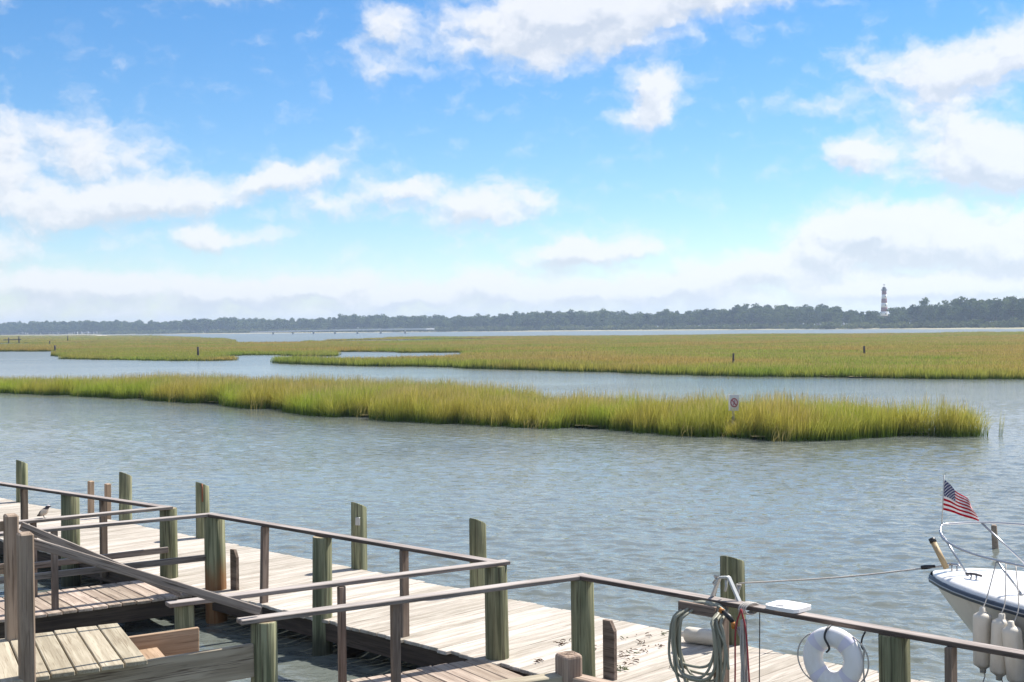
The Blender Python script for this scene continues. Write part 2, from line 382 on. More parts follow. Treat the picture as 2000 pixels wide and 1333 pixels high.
def grass_mat(name, c_base, c_mid, c_tip, patch_scale, ochre, brown=.7):
    """blade colour runs from base to seed-head tip (mesh attribute 'h'), patches of ripe ochre grass by place"""
    mt, t, b, o = new_mat(name)
    geo = t.new('ShaderNodeNewGeometry'); P = geo.outputs['Position']
    at = t.new('ShaderNodeAttribute', attribute_name='h'); h = at.outputs['Fac']
    at2 = t.new('ShaderNodeAttribute', attribute_name='tone'); tn = at2.outputs['Fac']
    pt, _ = t.noise(t.mapping(P, (1, 1, 0)), patch_scale, 4.0, .6)
    mid = t.mix(t.ramp(pt, .42, .58), tuple(c_mid) + (1,), tuple(ochre) + (1,))
    pt2, _ = t.noise(t.mapping(P, (.6, 1, 0), (31, 7, 0)), patch_scale * 2.3, 3.0, .6)
    mid = t.mix(t.ramp(pt2, .52, .62, 0, brown), mid, tuple(c_mid[i] * (.62, .86, .6)[i] for i in range(3)) + (1,))
    mid = t.mix(t.ramp(pt2, .47, .37, 0, brown * .8), mid, (.42, .305, .10, 1))
    col = t.mix(t.ramp(h, .05, .5), tuple(c_base) + (1,), mid)
    col = t.mix(t.ramp(h, .72, 1.0), col, tuple(c_tip) + (1,))
    v = t.math('MULTIPLY_ADD', tn, .7, .62)
    col = t.mix(1.0, col, t.combine(v, t.math('POWER', v, .85), v), 'MULTIPLY')
    dif = t.new('ShaderNodeBsdfDiffuse'); t.link(col, dif.inputs[0])
    tr = t.new('ShaderNodeBsdfTranslucent'); t.link(col, tr.inputs[0])
    ms = t.new('ShaderNodeMixShader'); ms.inputs[0].default_value = .45
    t.link(dif.outputs[0], ms.inputs[1]); t.link(tr.outputs[0], ms.inputs[2]); t.link(ms.outputs[0], o.inputs[0])
    return mt
M['grass_near'] = grass_mat('cordgrass', (.085, .140, .018), (.375, .445, .060), (.48, .38, .17), .12, (.46, .41, .080), .22)
M['grass_far'] = grass_mat('far_cordgrass', (.060, .095, .016), (.33, .37, .062), (.46, .34, .14), .022, (.46, .345, .09), .6)
M['mud'] = plain('marsh_mud', (.15, .13, .04), .9, vary=.4, scale=.4)
M['shore'] = plain('shore_sand', (.30, .27, .16), .9, vary=.35, scale=.03)
def leaf_mat(name, lo, hi):
    mt, t, b, o = new_mat(name)
    oi = t.new('ShaderNodeObjectInfo'); geo = t.new('ShaderNodeNewGeometry')
    f, _ = t.noise(geo.outputs['Position'], .25, 3.0); f2, _ = t.noise(geo.outputs['Position'], .03, 3.0)
    k = t.math('ADD', t.math('MULTIPLY', oi.outputs['Random'], .4), t.math('ADD', t.math('MULTIPLY', f, .35), t.math('MULTIPLY', f2, .35)))
    col = t.mix(t.ramp(k, .25, .8), tuple(lo) + (1,), tuple(hi) + (1,))
    dif = t.new('ShaderNodeBsdfDiffuse'); t.link(col, dif.inputs[0])
    tr = t.new('ShaderNodeBsdfTranslucent'); t.link(col, tr.inputs[0])
    ms = t.new('ShaderNodeMixShader'); ms.inputs[0].default_value = .25
    t.link(dif.outputs[0], ms.inputs[1]); t.link(tr.outputs[0], ms.inputs[2]); t.link(ms.outputs[0], o.inputs[0])
    return mt
M['leaf'] = leaf_mat('pine_needles', (.034, .062, .022), (.120, .155, .050))
M['leaf_light'] = leaf_mat('scrub_leaves', (.06, .085, .03), (.15, .17, .06))
M['bark'] = plain('bark', (.11, .085, .07), .9, vary=.3, scale=2)

# ------------------------------------------------------------------ water: one sheet, waves as geometry near the dock
def build_water():
    rs = [1.5, 4.0, 6.0]; r = 7.5
    while r < 150: rs.append(r); r += max(.03, r * .0034)
    while r < 5200: rs.append(r); r *= 1.09
    rs = np.array(rs)
    az = np.concatenate([np.linspace(-180, -27, 40, endpoint=False), np.linspace(-27, 27, 640, endpoint=False), np.linspace(27, 180, 40, endpoint=False)]) * math.pi / 180
    A, RR = np.meshgrid(az, rs); X = RR * np.sin(A); Y = RR * np.cos(A)
    Z = np.zeros_like(X); rg = np.random.RandomState(3)
    cell = np.maximum(RR * .0034, .03)
    wind = R(70)
    for i in range(90):
        lam = math.exp(rg.uniform(math.log(.12), math.log(.95)))
        th = wind + rg.normal(0, .75); k = 2 * math.pi / lam
        amp = .017 * lam / (2 * math.pi) * rg.uniform(.6, 1.4) * (1.15 if lam < .6 else .75)
        ph = k * (X * math.cos(th) + Y * math.sin(th)) + rg.uniform(0, 6.28)
        att = np.clip((lam / cell - 3.0) / 3.0, 0, 1)
        s = np.sin(ph)
        Z += att * amp * 1.55 * (s + .25 * np.cos(2 * ph))
    gust = .8 + .35 * np.sin(X * .11 + Y * .05 + 1.0) * np.sin(Y * .13 - X * .03)
    calm = 1 - .75 * np.clip((9.9 - (X * NV.x + Y * NV.y)) / .5, 0, 1)   # sheltered water in the slips
    Z *= gust * calm * np.clip((150 - RR) / 60, 0, 1)
    nr, na = X.shape
    idx = np.arange(nr * na).reshape(nr, na)
    q = np.stack([idx[:-1], np.roll(idx, -1, 1)[:-1], np.roll(idx, -1, 1)[1:], idx[1:]], -1).reshape(-1, 4)[:, ::-1]
    me = mesh_np('water', np.stack([X, Y, Z], -1).reshape(-1, 3), q, True)
    o = obj('water', me, None, None, M['water']); tag(o, kind='structure')
    return o
build_water()

# ------------------------------------------------------------------ marsh
ISLAND = [(-70, 108), (-56, 100.5), (-42.3, 91.7), (-34.7, 86.6), (-27.5, 80.7), (-21.1, 75.0), (-15.1, 68.2), (-9.7, 60.6), (-4.4, 55.0), (0, 51.9), (3.9, 49.6), (6.2, 47.0), (8.5, 44.4), (11.0, 44.5), (12.6, 45.2), (16.8, 45.4),
          (17.3, 46.5), (14.2, 49.6), (8.4, 52.4), (2.2, 57.5), (-3.6, 69.5), (-11.8, 77), (-17.3, 82.5), (-24, 86.0), (-31, 89.0), (-40, 96.0), (-56, 106.5), (-70, 113)]
SPIT = [(-31.4, 158.2), (-16.9, 140.7), (0, 123.5), (10.9, 109.4), (19.8, 99.2), (26.4, 94.5), (36.4, 91.1), (60, 87), (90, 85), (130, 200), (60, 262), (0, 260), (-8, 205), (-6, 165), (-10.5, 156.5), (-15, 156.0), (-21, 154.5), (-30.2, 162)]
MARSH = [(-160, 305), (-111.4, 279.3), (-97.5, 271.8), (-70.5, 196), (-59.1, 185.4), (-44.7, 172.8), (-37.2, 173.5), (-37.8, 178), (-43.8, 209), (-40.3, 207.4), (-32.9, 196.6), (-26.2, 193.4), (-30.2, 227), (-20.9, 218.4), (-12.8, 214.2), (-5, 213), (40, 180),
         (190, 180), (222, 462), (180, 450), (143, 475), (104, 518), (52, 522), (0, 538), (-46, 570), (-66, 490), (-66, 392), (-84, 395), (-125, 560), (-255, 960), (-420, 1300), (-700, 1700), (-760, 1500), (-420, 800)]
def inside(poly, x, y):
    c = np.zeros(len(x), bool); n = len(poly)
    for i in range(n):
        x0, y0 = poly[i]; x1, y1 = poly[i - 1]
        if y0 == y1: continue
        c ^= ((y0 > y) != (y1 > y)) & (x < (x1 - x0) * (y - y0) / (y1 - y0) + x0)
    return c
def edge_dist(poly, x, y):
    d = np.full(len(x), 1e9); n = len(poly)
    for i in range(n):
        ax, ay = poly[i - 1]; bx, by = poly[i]; ex, ey = bx - ax, by - ay
        t = np.clip(((x - ax) * ex + (y - ay) * ey) / (ex * ex + ey * ey), 0, 1)
        d = np.minimum(d, np.hypot(x - ax - t * ex, y - ay - t * ey))
    return d
PONDS = [(-36, 445, 34, 46), (-205, 455, 60, 55), (-300, 860, 50, 60)]
def dry(poly, x, y):
    k = inside(poly, x, y)
    for cx, cy, a, b in PONDS: k &= ((x - cx) / a) ** 2 + ((y - cy) / b) ** 2 > 1 + .25 * np.sin(x * .13 + y * .07)
    return k
def bed(name, poly, z, cell, inset):
    """mud under the grass, as a sheet of cells that leaves the ponds open"""
    xs = np.array([p[0] for p in poly]); ys = np.array([p[1] for p in poly])
    gx = np.arange(xs.min(), xs.max() + cell, cell); gy = np.arange(ys.min(), ys.max() + cell, cell)
    X, Y = np.meshgrid(gx, gy); cx, cy = X[:-1, :-1] + cell / 2, Y[:-1, :-1] + cell / 2
    k = (dry(poly, cx.ravel(), cy.ravel()) & (edge_dist(poly, cx.ravel(), cy.ravel()) > inset)).reshape(cx.shape)
    idx = np.arange(X.size).reshape(X.shape)
    q = np.stack([idx[:-1, :-1], idx[:-1, 1:], idx[1:, 1:], idx[1:, :-1]], -1)[k]
    used, inv = np.unique(q.ravel(), return_inverse=True)
    me = mesh_np(name, np.stack([X.ravel(), Y.ravel(), np.full(X.size, z)], -1)[used], inv.reshape(-1, 4))
    return tag(obj(name, me, None, None, M['mud']), kind='structure')
def shrink(poly, d):
    n = len(poly); area = sum(poly[i - 1][0] * poly[i][1] - poly[i][0] * poly[i - 1][1] for i in range(n)); sg = 1 if area > 0 else -1
    out = []
    for i in range(n):
        p, a, b = Vector(poly[i]), Vector(poly[i - 1]), Vector(poly[(i + 1) % n])
        e1 = (p - a).normalized(); e2 = (b - p).normalized(); nn = Vector((-(e1.y + e2.y), e1.x + e2.x)) * sg
        nn.normalize(); out.append((p.x + nn.x * d, p.y + nn.y * d))
    return out
bed('marsh_bed', ISLAND, .10, .5, 1.0); bed('marsh_bed', SPIT, .10, 1.5, 2.6); bed('marsh_bed', MARSH, .104, 3.0, 4.5)

def tuft_mesh(name, nb, rad, h0, h1, wid, lean, seed, mat, stalks=.12, dead=False):
    r = np.random.RandomState(seed); V, Fq, H, Tn = [], [], [], []
    for i in range(nb):
        a = r.uniform(0, 6.28); q = rad * math.sqrt(r.uniform(0, 1)); bx, by = q * math.cos(a), q * math.sin(a)
        hh = r.uniform(h0, h1); w = wid * r.uniform(.6, 1.3); ya = r.uniform(0, 6.28); dx, dy = math.cos(ya), math.sin(ya)
        seedhead = r.uniform() < stalks
        ln = lean * r.uniform(.1, 1.0) * hh; la = r.normal(0.35, 1.1); lx, ly = ln * math.cos(la), ln * math.sin(la)
        if seedhead: hh *= 1.27; lx *= .5; ly *= .5
        tone = r.uniform(0, 1)
        b0 = len(V)
        for k, (f, ww) in enumerate(((0, 1.0), (.45, .85), (.78, .55), (1.0, .12))):
            if seedhead: ww = (.5, .4, .75, .35)[k]
            cx, cy = bx + lx * f * f, by + ly * f * f
            z = hh * (f - .10 * lean * f * f)
            V.append((cx - dx * w * ww * .5, cy - dy * w * ww * .5, z)); V.append((cx + dx * w * ww * .5, cy + dy * w * ww * .5, z))
            hv = (.86, .9, .95, 1.0)[k] if dead else (0, .42, .8, 1.0)[k] * (1.0 if seedhead else .80); H += [hv, hv]; Tn += [tone, tone]
        for k in range(3): Fq.append((b0 + 2 * k, b0 + 2 * k + 1, b0 + 2 * k + 3, b0 + 2 * k + 2))
    me = mesh_np(name, np.array(V), np.array(Fq), True)
    a = me.attributes.new('h', 'FLOAT', 'POINT'); a.data.foreach_set('value', np.array(H, np.float32))
    a = me.attributes.new('tone', 'FLOAT', 'POINT'); a.data.foreach_set('value', np.array(Tn, np.float32))
    me.materials.append(mat)
    return me
def source_collection(name, meshes):
    c = bpy.data.collections.new(name)
    for i, me in enumerate(meshes): c.objects.link(bpy.data.objects.new('%s_%02d' % (name, i), me))
    return c
def scatter(name, pts, scl, zscl, coll, nvar, label, cat, seed):
    """one ground-cover object: instances of tufts on points, through geometry nodes"""
    rg = np.random.RandomState(seed); n = len(pts)
    me = bpy.data.meshes.new(name); me.vertices.add(n); me.vertices.foreach_set('co', np.asarray(pts, np.float32).ravel())
    def at(nm, typ, fld, arr): me.attributes.new(nm, typ, 'POINT').data.foreach_set(fld, arr)
    at('rot', 'FLOAT_VECTOR', 'vector', np.stack([rg.normal(0, .06, n), rg.normal(0, .06, n), rg.normal(0, .5, n)], -1).astype(np.float32).ravel())
    at('scl', 'FLOAT_VECTOR', 'vector', np.stack([scl, scl, zscl], -1).astype(np.float32).ravel())
    at('idx', 'INT', 'value', rg.randint(0, nvar, n).astype(np.int32))
    if nvar == 9:      # dead and bent clumps are the exception
        r9 = rg.uniform(0, 1, n); me.attributes['idx'].data.foreach_set('value', np.where(r9 < .05, 7, np.where(r9 < .17, 8, rg.randint(0, 7, n))).astype(np.int32))
    o = obj(name, me)
    g = bpy.data.node_groups.new(name + '_nodes', 'GeometryNodeTree')
    g.interface.new_socket('Geometry', in_out='INPUT', socket_type='NodeSocketGeometry'); g.interface.new_socket('Geometry', in_out='OUTPUT', socket_type='NodeSocketGeometry')
    N = g.nodes; gi = N.new('NodeGroupInput'); go = N.new('NodeGroupOutput'); ins = N.new('GeometryNodeInstanceOnPoints'); ci = N.new('GeometryNodeCollectionInfo')
    ci.inputs[0].default_value = coll; ci.inputs['Separate Children'].default_value = True; ci.inputs['Reset Children'].default_value = True
    def na(nm, typ):
        a = N.new('GeometryNodeInputNamedAttribute'); a.data_type = typ; a.inputs[0].default_value = nm; return a.outputs[0]
    L = g.links
    L.new(gi.outputs[0], ins.inputs['Points']); L.new(ci.outputs[0], ins.inputs['Instance']); ins.inputs['Pick Instance'].default_value = True
    L.new(na('idx', 'INT'), ins.inputs['Instance Index']); L.new(na('rot', 'FLOAT_VECTOR'), ins.inputs['Rotation']); L.new(na('scl', 'FLOAT_VECTOR'), ins.inputs['Scale'])
    L.new(ins.outputs[0], go.inputs[0])
    md = o.modifiers.new('scatter', 'NODES'); md.node_group = g
    return tag(o, label, cat, kind='stuff')
def fill(poly, spacing, seed, x0, x1, y0, y1):
    rg = np.random.RandomState(seed)
    gx, gy = np.meshgrid(np.arange(x0, x1, spacing), np.arange(y0, y1, spacing))
    x = gx.ravel() + rg.uniform(-.5, .5, gx.size) * spacing; y = gy.ravel() + rg.uniform(-.5, .5, gx.size) * spacing
    k = dry(poly, x, y); return x[k], y[k]
def lump(x, y, sc, seed):
    rg = np.random.RandomState(seed); v = np.zeros_like(x)
    for i in range(7):
        th = rg.uniform(0, 6.28); k = rg.uniform(.5, 1.6) * sc
        v += np.sin(k * (x * math.cos(th) + y * math.sin(th)) + rg.uniform(0, 6.28))
    return v / 2.6
SIGN = (8.25, 47.9)
def build_marsh():
    near = source_collection('near_tuft', [tuft_mesh('near_tuft', 72, .34, .75, 1.22, .0135, .42, 10 + i, M['grass_near'], .20) for i in range(7)] + [tuft_mesh('near_tuft_dead', 34, .36, .5, 1.05, .014, 1.5, 70, M['grass_near'], 0, True), tuft_mesh('near_tuft_bent', 50, .36, .7, 1.25, .014, 1.15, 71, M['grass_near'], .1)])
    x, y = fill(ISLAND, .31, 1, -72, 18, 43, 116)
    ed = edge_dist(ISLAND, x, y); lm = lump(x, y, .45, 5)
    keep = ed > (.10 + .85 * np.clip(lump(x, y, 1.0, 8), 0, 1) + .35 * np.clip(lump(x, y, 3.1, 17), 0, 1))
    # nothing tall grows right in front of the sign
    dx, dy = x - SIGN[0] * y / SIGN[1], y - SIGN[1]
    low = (np.abs(dx) < .42) & (dy < .15) & (dy > -3.2)
    x, y, ed, lm, low = x[keep], y[keep], ed[keep], lm[keep], low[keep]
    hgt = np.interp(x, [-60, -34, -22, -12, 0, 17], [.70, .78, .95, 1.02, 1.0, 1.06]) * (1 + .10 * lm + .09 * lump(x, y, 1.7, 23)) * np.clip(.72 + ed * .35, .7, 1.0) * np.where(low, .42, 1.0)
    sc = np.random.RandomState(2).uniform(.85, 1.2, len(x))
    # a few stems standing in the water off the tip
    ex = np.array([17.45, 17.6]); ey = np.array([45.9, 46.1])
    x, y, sc, hgt = np.append(x, ex), np.append(y, ey), np.append(sc, [.12] * 2), np.append(hgt, [.8, .7])
    scatter('cordgrass', np.stack([x, y, np.full_like(x, -.02)], -1), sc, hgt, near, 9, 'long narrow island of tall green and ochre cordgrass nearest the dock', 'marsh grass', 3)
    far = source_collection('far_tuft', [tuft_mesh('far_tuft', 110, .95, .42, .74, .040, .35, 40 + i, M['grass_far'], .10) for i in range(6)])
    x, y = fill(SPIT, .82, 4, -35, 110, 84, 165); x2, y2 = fill(SPIT, 1.3, 5, -35, 110, 165, 265)
    x, y = np.concatenate([x, x2]), np.concatenate([y, y2])
    k = (np.abs(x) < .46 * y + 4); x, y = x[k], y[k]
    ed = edge_dist(SPIT, x, y); k = ed > .5 + 2.2 * np.clip(lump(x, y, .35, 9), 0, 1); x, y, ed = x[k], y[k], ed[k]
    lm = lump(x, y, .1, 11)
    sz = np.where(y < 165, 1.0, 1.25)
    scatter('cordgrass', np.stack([x, y, np.full_like(x, .0)], -1), sz, (1 + .20 * lm + .10 * lump(x, y, .4, 29)) * np.clip(1.25 - .12 * ed, 1.0, 1.25), far, 6, 'broad flat of ochre marsh grass behind the second channel, reaching the right edge', 'marsh grass', 6)
    xs, ys, ss = [], [], []
    for sp, a, b in ((1.25, 165, 300), (2.1, 300, 560), (4.0, 560, 1000), (6.5, 1000, 1720)):
        xx, yy = fill(MARSH, sp, int(a), -780, 240, a, b); k = np.abs(xx) < .46 * yy + 6
        xs.append(xx[k]); ys.append(yy[k]); ss.append(np.full(k.sum(), sp / 1.1))
    x, y, s = map(np.concatenate, (xs, ys, ss))
    k = ~((inside(SPIT, x, y)) & (y < 262)); x, y, s = x[k], y[k], s[k]
    ed = edge_dist(MARSH, x, y)
    k = ed > .7 + 4.5 * np.clip(lump(x, y, .18, 19), 0, 1); x, y, s, ed = x[k], y[k], s[k], ed[k]
    scatter('cordgrass', np.stack([x, y, np.full_like(x, .0)], -1), s, (1 + .22 * lump(x, y, .05, 13) + .10 * lump(x, y, .2, 14)) * np.clip(1.25 - .10 * ed, .95, 1.25), far, 6, 'wide far marsh of brown and green grass with low islets on the left', 'marsh grass', 8)
build_marsh()

# ------------------------------------------------------------------ far shore, forest
FL = [(-2300, 3500), (-1250, 2720), (-840, 2100), (-402, 1830), (-95, 1590), (158, 1320), (260, 1164), (314, 1053), (360, 900), (430, 740), (520, 560)]
def fl(u):
    """point on the forest edge, u = 0..1 along it"""
    d = [0]
    for i in range(1, len(FL)): d.append(d[-1] + math.dist(FL[i - 1], FL[i]))
    s = u * d[-1]
    for i in range(1, len(FL)):
        if s <= d[i] or i == len(FL) - 1:
            k = (s - d[i - 1]) / (d[i] - d[i - 1]); a, b = Vector(FL[i - 1]), Vector(FL[i]); p = a.lerp(b, k); t = (b - a).normalized()
            return p, t, Vector((-t.y, t.x)), d[-1]
def um(u):      # fraction along the wood east of its first bend
    d = [math.dist(FL[i - 1], FL[i]) for i in range(1, len(FL))]
    return (d[0] + u * (sum(d) - d[0])) / sum(d)
def build_shore():
    V, Fq = [], []
    n = 60; rr = random.Random(4)
    for i in range(n + 1):
        p, t, nn, L = fl(i / n)
        w = 26 + 14 * math.sin(i * .7) + rr.uniform(-6, 6)
        for off, z in ((-w - 16, -.15), (-w, .5), (-6, 1.0), (600, 2.0)):
            V.append((p.x + nn.x * off, p.y + nn.y * off, z))
    for i in range(n):
        for k in range(3):
            a = i * 4 + k; Fq.append((a, a + 4, a + 5, a + 1))
    me = mesh_py('far_shore', V, Fq); tag(obj('far_shore', me, None, None, M['shore']), kind='structure')
build_shore()
def crown_geo(kind, seed):
    r = np.random.RandomState(seed); V, Fq = [], []
    if kind == 0:      # loblolly pine: bare trunk, uneven domed top
        lobes = [(r.normal(0, 1.6), r.normal(0, 1.6), r.uniform(11, 17.5), r.uniform(2.2, 3.6), r.uniform(1.3, 2.2)) for _ in range(8)] + [(0, 0, 18.2, 2.6, 1.8)]
        n = 420; sz = 1.15
    elif kind == 1:    # broad crown
        lobes = [(r.normal(0, 2.4), r.normal(0, 2.4), r.uniform(6, 13.5), r.uniform(2.6, 3.8), r.uniform(2.0, 3.0)) for _ in range(9)]
        n = 420; sz = 1.2
    else:              # shrub
        lobes = [(r.normal(0, 1.8), r.normal(0, 1.8), r.uniform(1.2, 3.6), r.uniform(1.5, 2.4), r.uniform(1.2, 1.8)) for _ in range(6)]
        n = 170; sz = .9
    for i in range(n):
        lx, ly, lz, lr, lh = lobes[r.randint(len(lobes))]
        d = r.normal(0, 1, 3); d /= np.linalg.norm(d); q = r.uniform(.55, 1.05)
        c = np.array([lx + d[0] * lr * q, ly + d[1] * lr * q, lz + d[2] * lh * q])
        a = np.cross(d + r.normal(0, .5, 3), r.normal(0, 1, 3)); a /= np.linalg.norm(a); b = np.cross(d + r.normal(0, .4, 3), a); b /= np.linalg.norm(b) + 1e-6
        s = sz * r.uniform(.5, 1.15); b0 = len(V)
        V += [c - a * s * .6 - b * s * .35, c + a * s * .35 - b * s * .5, c + a * s * .65 + b * s * .3, c - a * s * .3 + b * s * .55]; Fq.append((b0, b0 + 1, b0 + 2, b0 + 3))
    return np.array(V), np.array(Fq)
def trunk_geo(kind, seed):
    r = random.Random(seed); top = (18.5, 11, 2.6)[kind]; V, Fq = [], []
    def add(p, rad):
        v, f = tube_np(p, rad, 5); b = len(V); V.extend(v); Fq.extend([tuple(i + b for i in q) for q in f])
    bx, by = r.uniform(-.6, .6), r.uniform(-.6, .6)
    add([(0, 0, -.4), (bx * .4, by * .4, top * .5), (bx, by, top)], [.34 if kind < 2 else .14, .26 if kind < 2 else .1, .06])
    for i in range(6 if kind < 2 else 3):
        z = top * r.uniform(.45, .9); a = r.uniform(0, 6.28); l = r.uniform(1.5, 3.2) * (1 if kind < 2 else .5)
        add([(bx * .6, by * .6, z), (bx * .6 + l * math.cos(a), by * .6 + l * math.sin(a), z + l * .5)], [.10, .03])
    return V, Fq
CROWN, TRUNK = {}, {}
for kd in range(3):
    for v in range(4):
        cv, cf = crown_geo(kd, 100 + kd * 10 + v); me = mesh_np('crown', cv, cf); me.materials.append(M['leaf_light' if kd == 2 else 'leaf']); CROWN[kd, v] = me
        tv, tf = trunk_geo(kd, 200 + kd * 10 + v); me = mesh_py('trunk', tv, tf, True); me.materials.append(M['bark']); TRUNK[kd, v] = me
def merged(kd, v):
    bm = bmesh.new(); bm.from_mesh(TRUNK[kd, v]); n0 = len(bm.faces); bm.from_mesh(CROWN[kd, v])
    bm.faces.ensure_lookup_table()
    for i, f in enumerate(bm.faces): f.material_index = 0 if i < n0 else 1
    me = bpy.data.meshes.new('wood_tree'); bm.to_mesh(me); bm.free()
    me.materials.append(M['bark']); me.materials.append(M['leaf_light' if kd == 2 else 'leaf']); return me
def build_forest():
    src = source_collection('wood_tree', [merged(0, v) for v in range(4)] + [merged(1, v) for v in range(4)] + [merged(2, v) for v in range(4)])
    rg = np.random.RandomState(21); P, Sc, K = [], [], []
    for i in range(6200):
        u = um(rg.uniform(-.4, 1)); dep = rg.uniform(0, 1) ** 1.35 * 120
        p, t, nn, L = fl(u); q = p + nn * dep
        clear = 14 if abs(q.x - 363) < 26 and abs(q.y - 1240) < 40 else 0
        if clear: continue
        near_light = 300 < p.x < 345 and 1000 < p.y < 1110
        hs = rg.uniform(.80, 1.06) * (1 + .10 * math.sin(u * 85 + 1) + .07 * math.sin(u * 200) + .05 * math.sin(u * 443 + 2))
        if q.x / q.y > .26 and q.x / q.y < .296: hs *= .82
        if dep < 10: hs *= rg.uniform(.6, 1.0)
        kd = 0 if rg.uniform() < .62 else 1
        if kd == 1: hs *= 1.12
        # glade that lets the lighthouse tower show
        az = q.x / q.y
        if .2855 < az < .2965: hs = min(hs, .52 if q.y < 1250 else .8)
        P.append((q.x, q.y, .6)); Sc.append(hs); K.append(kd * 4 + rg.randint(4))
    for i in range(900):      # scrub along the foot of the wood
        u = um(rg.uniform(.35, 1)); p, t, nn, L = fl(u); q = p - nn * rg.uniform(-2, 16)
        P.append((q.x, q.y, .3)); Sc.append(rg.uniform(.6, 1.5)); K.append(8 + rg.randint(4))
    Sc = np.array(Sc)
    o = scatter('pine_wood', np.array(P), Sc * np.random.RandomState(5).uniform(.9, 1.25, len(Sc)), Sc, src, 12, 'dark hazy pine wood along the far shore behind the marsh', 'wood', 22)
    o.data.attributes['idx'].data.foreach_set('value', np.array(K, np.int32))
    rot = np.zeros((len(P), 3), np.float32); rot[:, 2] = np.random.RandomState(6).uniform(0, 6.28, len(P))
    o.data.attributes['rot'].data.foreach_set('vector', rot.ravel())
    # single pines that stand up out of the skyline
    spots = [(u, z) for u, z in ((.30, 1.12), (.335, 1.1), (.38, 1.13), (.425, 1.1), (.46, 1.14), (.50, 1.12), (.53, 1.16), (.565, 1.13), (.60, 1.18), (.635, 1.15), (.655, 1.28), (.672, 1.30), (.69, 1.16))]
    for i, (u, z) in enumerate(spots):
        p, t, nn, L = fl(um(u)); q = p + nn * 8
        skyline_tree((q.x, q.y, .6), z, 'tall dark pine standing above the far skyline left of the lighthouse', 'skyline pines left of the lighthouse', i)
    for i, (x, y, z) in enumerate(((333, 1030, 1.32), (338, 1020, 1.22), (341, 1008, 1.2), (345, 985, 1.14), (352, 960, 1.2), (356, 940, 1.2), (362, 925, 1.25), (366, 905, 1.28), (372, 892, 1.3))):
        skyline_tree((x, y, .6), z, 'tall dark pine standing above the far skyline right of the lighthouse', 'skyline pines right of the lighthouse', i + 2)
def skyline_tree(loc, sc, label, group, i):
    kd, v = (0, i % 4) if i % 3 else (1, i % 4)
    if kd == 1: sc *= 1.28
    sc *= .93
    e = empty('pine_tree', loc, label, 'tree', group)
    Mx = Matrix.Translation(Vector(loc)) @ Matrix.Rotation(i * 1.7, 4, 'Z') @ Matrix.Scale(sc, 4)
    obj('trunk', TRUNK[kd, v], Mx, e); obj('crown', CROWN[kd, v], Mx, e)
build_forest()

# ------------------------------------------------------------------ lighthouse
def build_lighthouse():
    x, y = 363.6, 1250.0; e = empty('lighthouse', (x, y, 1.2), 'red and white banded lighthouse rising above the far pines', 'lighthouse'); T0 = Matrix.Translation((x, y, 0))
    zs = [1.2, 4.0, 8.1, 12.2, 16.4, 20.5, 24.8, 29.0, 33.0, 37.0]; cols = ['redpaint', 'whitepaint'] * 5
    def rad(z): return 4.05 - (z - 1.2) / 36 * 2.0
    for i in range(9):
        a, b = zs[i], zs[i + 1]
        c = 'whitepaint' if (8 - i) % 2 else 'redpaint'
        me = lathe_mesh('tower_band', [(rad(a), a), (rad((a + b) / 2), (a + b) / 2), (rad(b), b - .01)], 24)
        o = obj('tower_band', me, T0, e, M[c])
    for z, a in ((31, -1.4), (22.5, -1.4), (14, -1.4)):
        beam('window', (x + math.cos(a) * (rad(z) - .1), y + math.sin(a) * (rad(z) - .1), z), (x + math.cos(a) * (rad(z) + .05), y + math.sin(a) * (rad(z) + .05), z), .9, 1.5, M['darkiron'], e)
    obj('gallery', lathe_mesh('gallery', [(2.1, 36.7), (2.9, 37.1), (2.9, 37.35), (2.1, 37.36)], 24, False), T0, e, M['darkiron'])
    V, Fq = [], []
    for z in (37.9, 38.4):
        v, f = tube_np([(2.8 * math.cos(k * .393), 2.8 * math.sin(k * .393), z) for k in range(16)], .05, 4, True); b = len(V); V += v; Fq += [tuple(i + b for i in q) for q in f]
    for k in range(16):
        v, f = tube_np([(2.8 * math.cos(k * .393), 2.8 * math.sin(k * .393), 37.3), (2.8 * math.cos(k * .393), 2.8 * math.sin(k * .393), 38.4)], .05, 4); b = len(V); V += v; Fq += [tuple(i + b for i in q) for q in f]
    obj('gallery_railing', mesh_py('gallery_railing', V, Fq), T0, e, M['darkiron'])
    obj('lantern_room', lathe_mesh('lantern_room', [(1.75, 37.3), (1.75, 39.6)], 12, False), T0, e, M['darkiron'])
    obj('roof', lathe_mesh('roof', [(2.0, 39.55), (1.3, 40.2), (.35, 40.7)], 16), T0, e, M['darkiron'])
    tube('beacon_mast', [(x, y, 40.6), (x, y, 43.6)], .16, M['darkiron'], e, 6)
    beam('beacon_arm', (x - 1.1, y, 42.4), (x + 1.1, y, 42.4), .3, .5, M['darkiron'], e)
build_lighthouse()

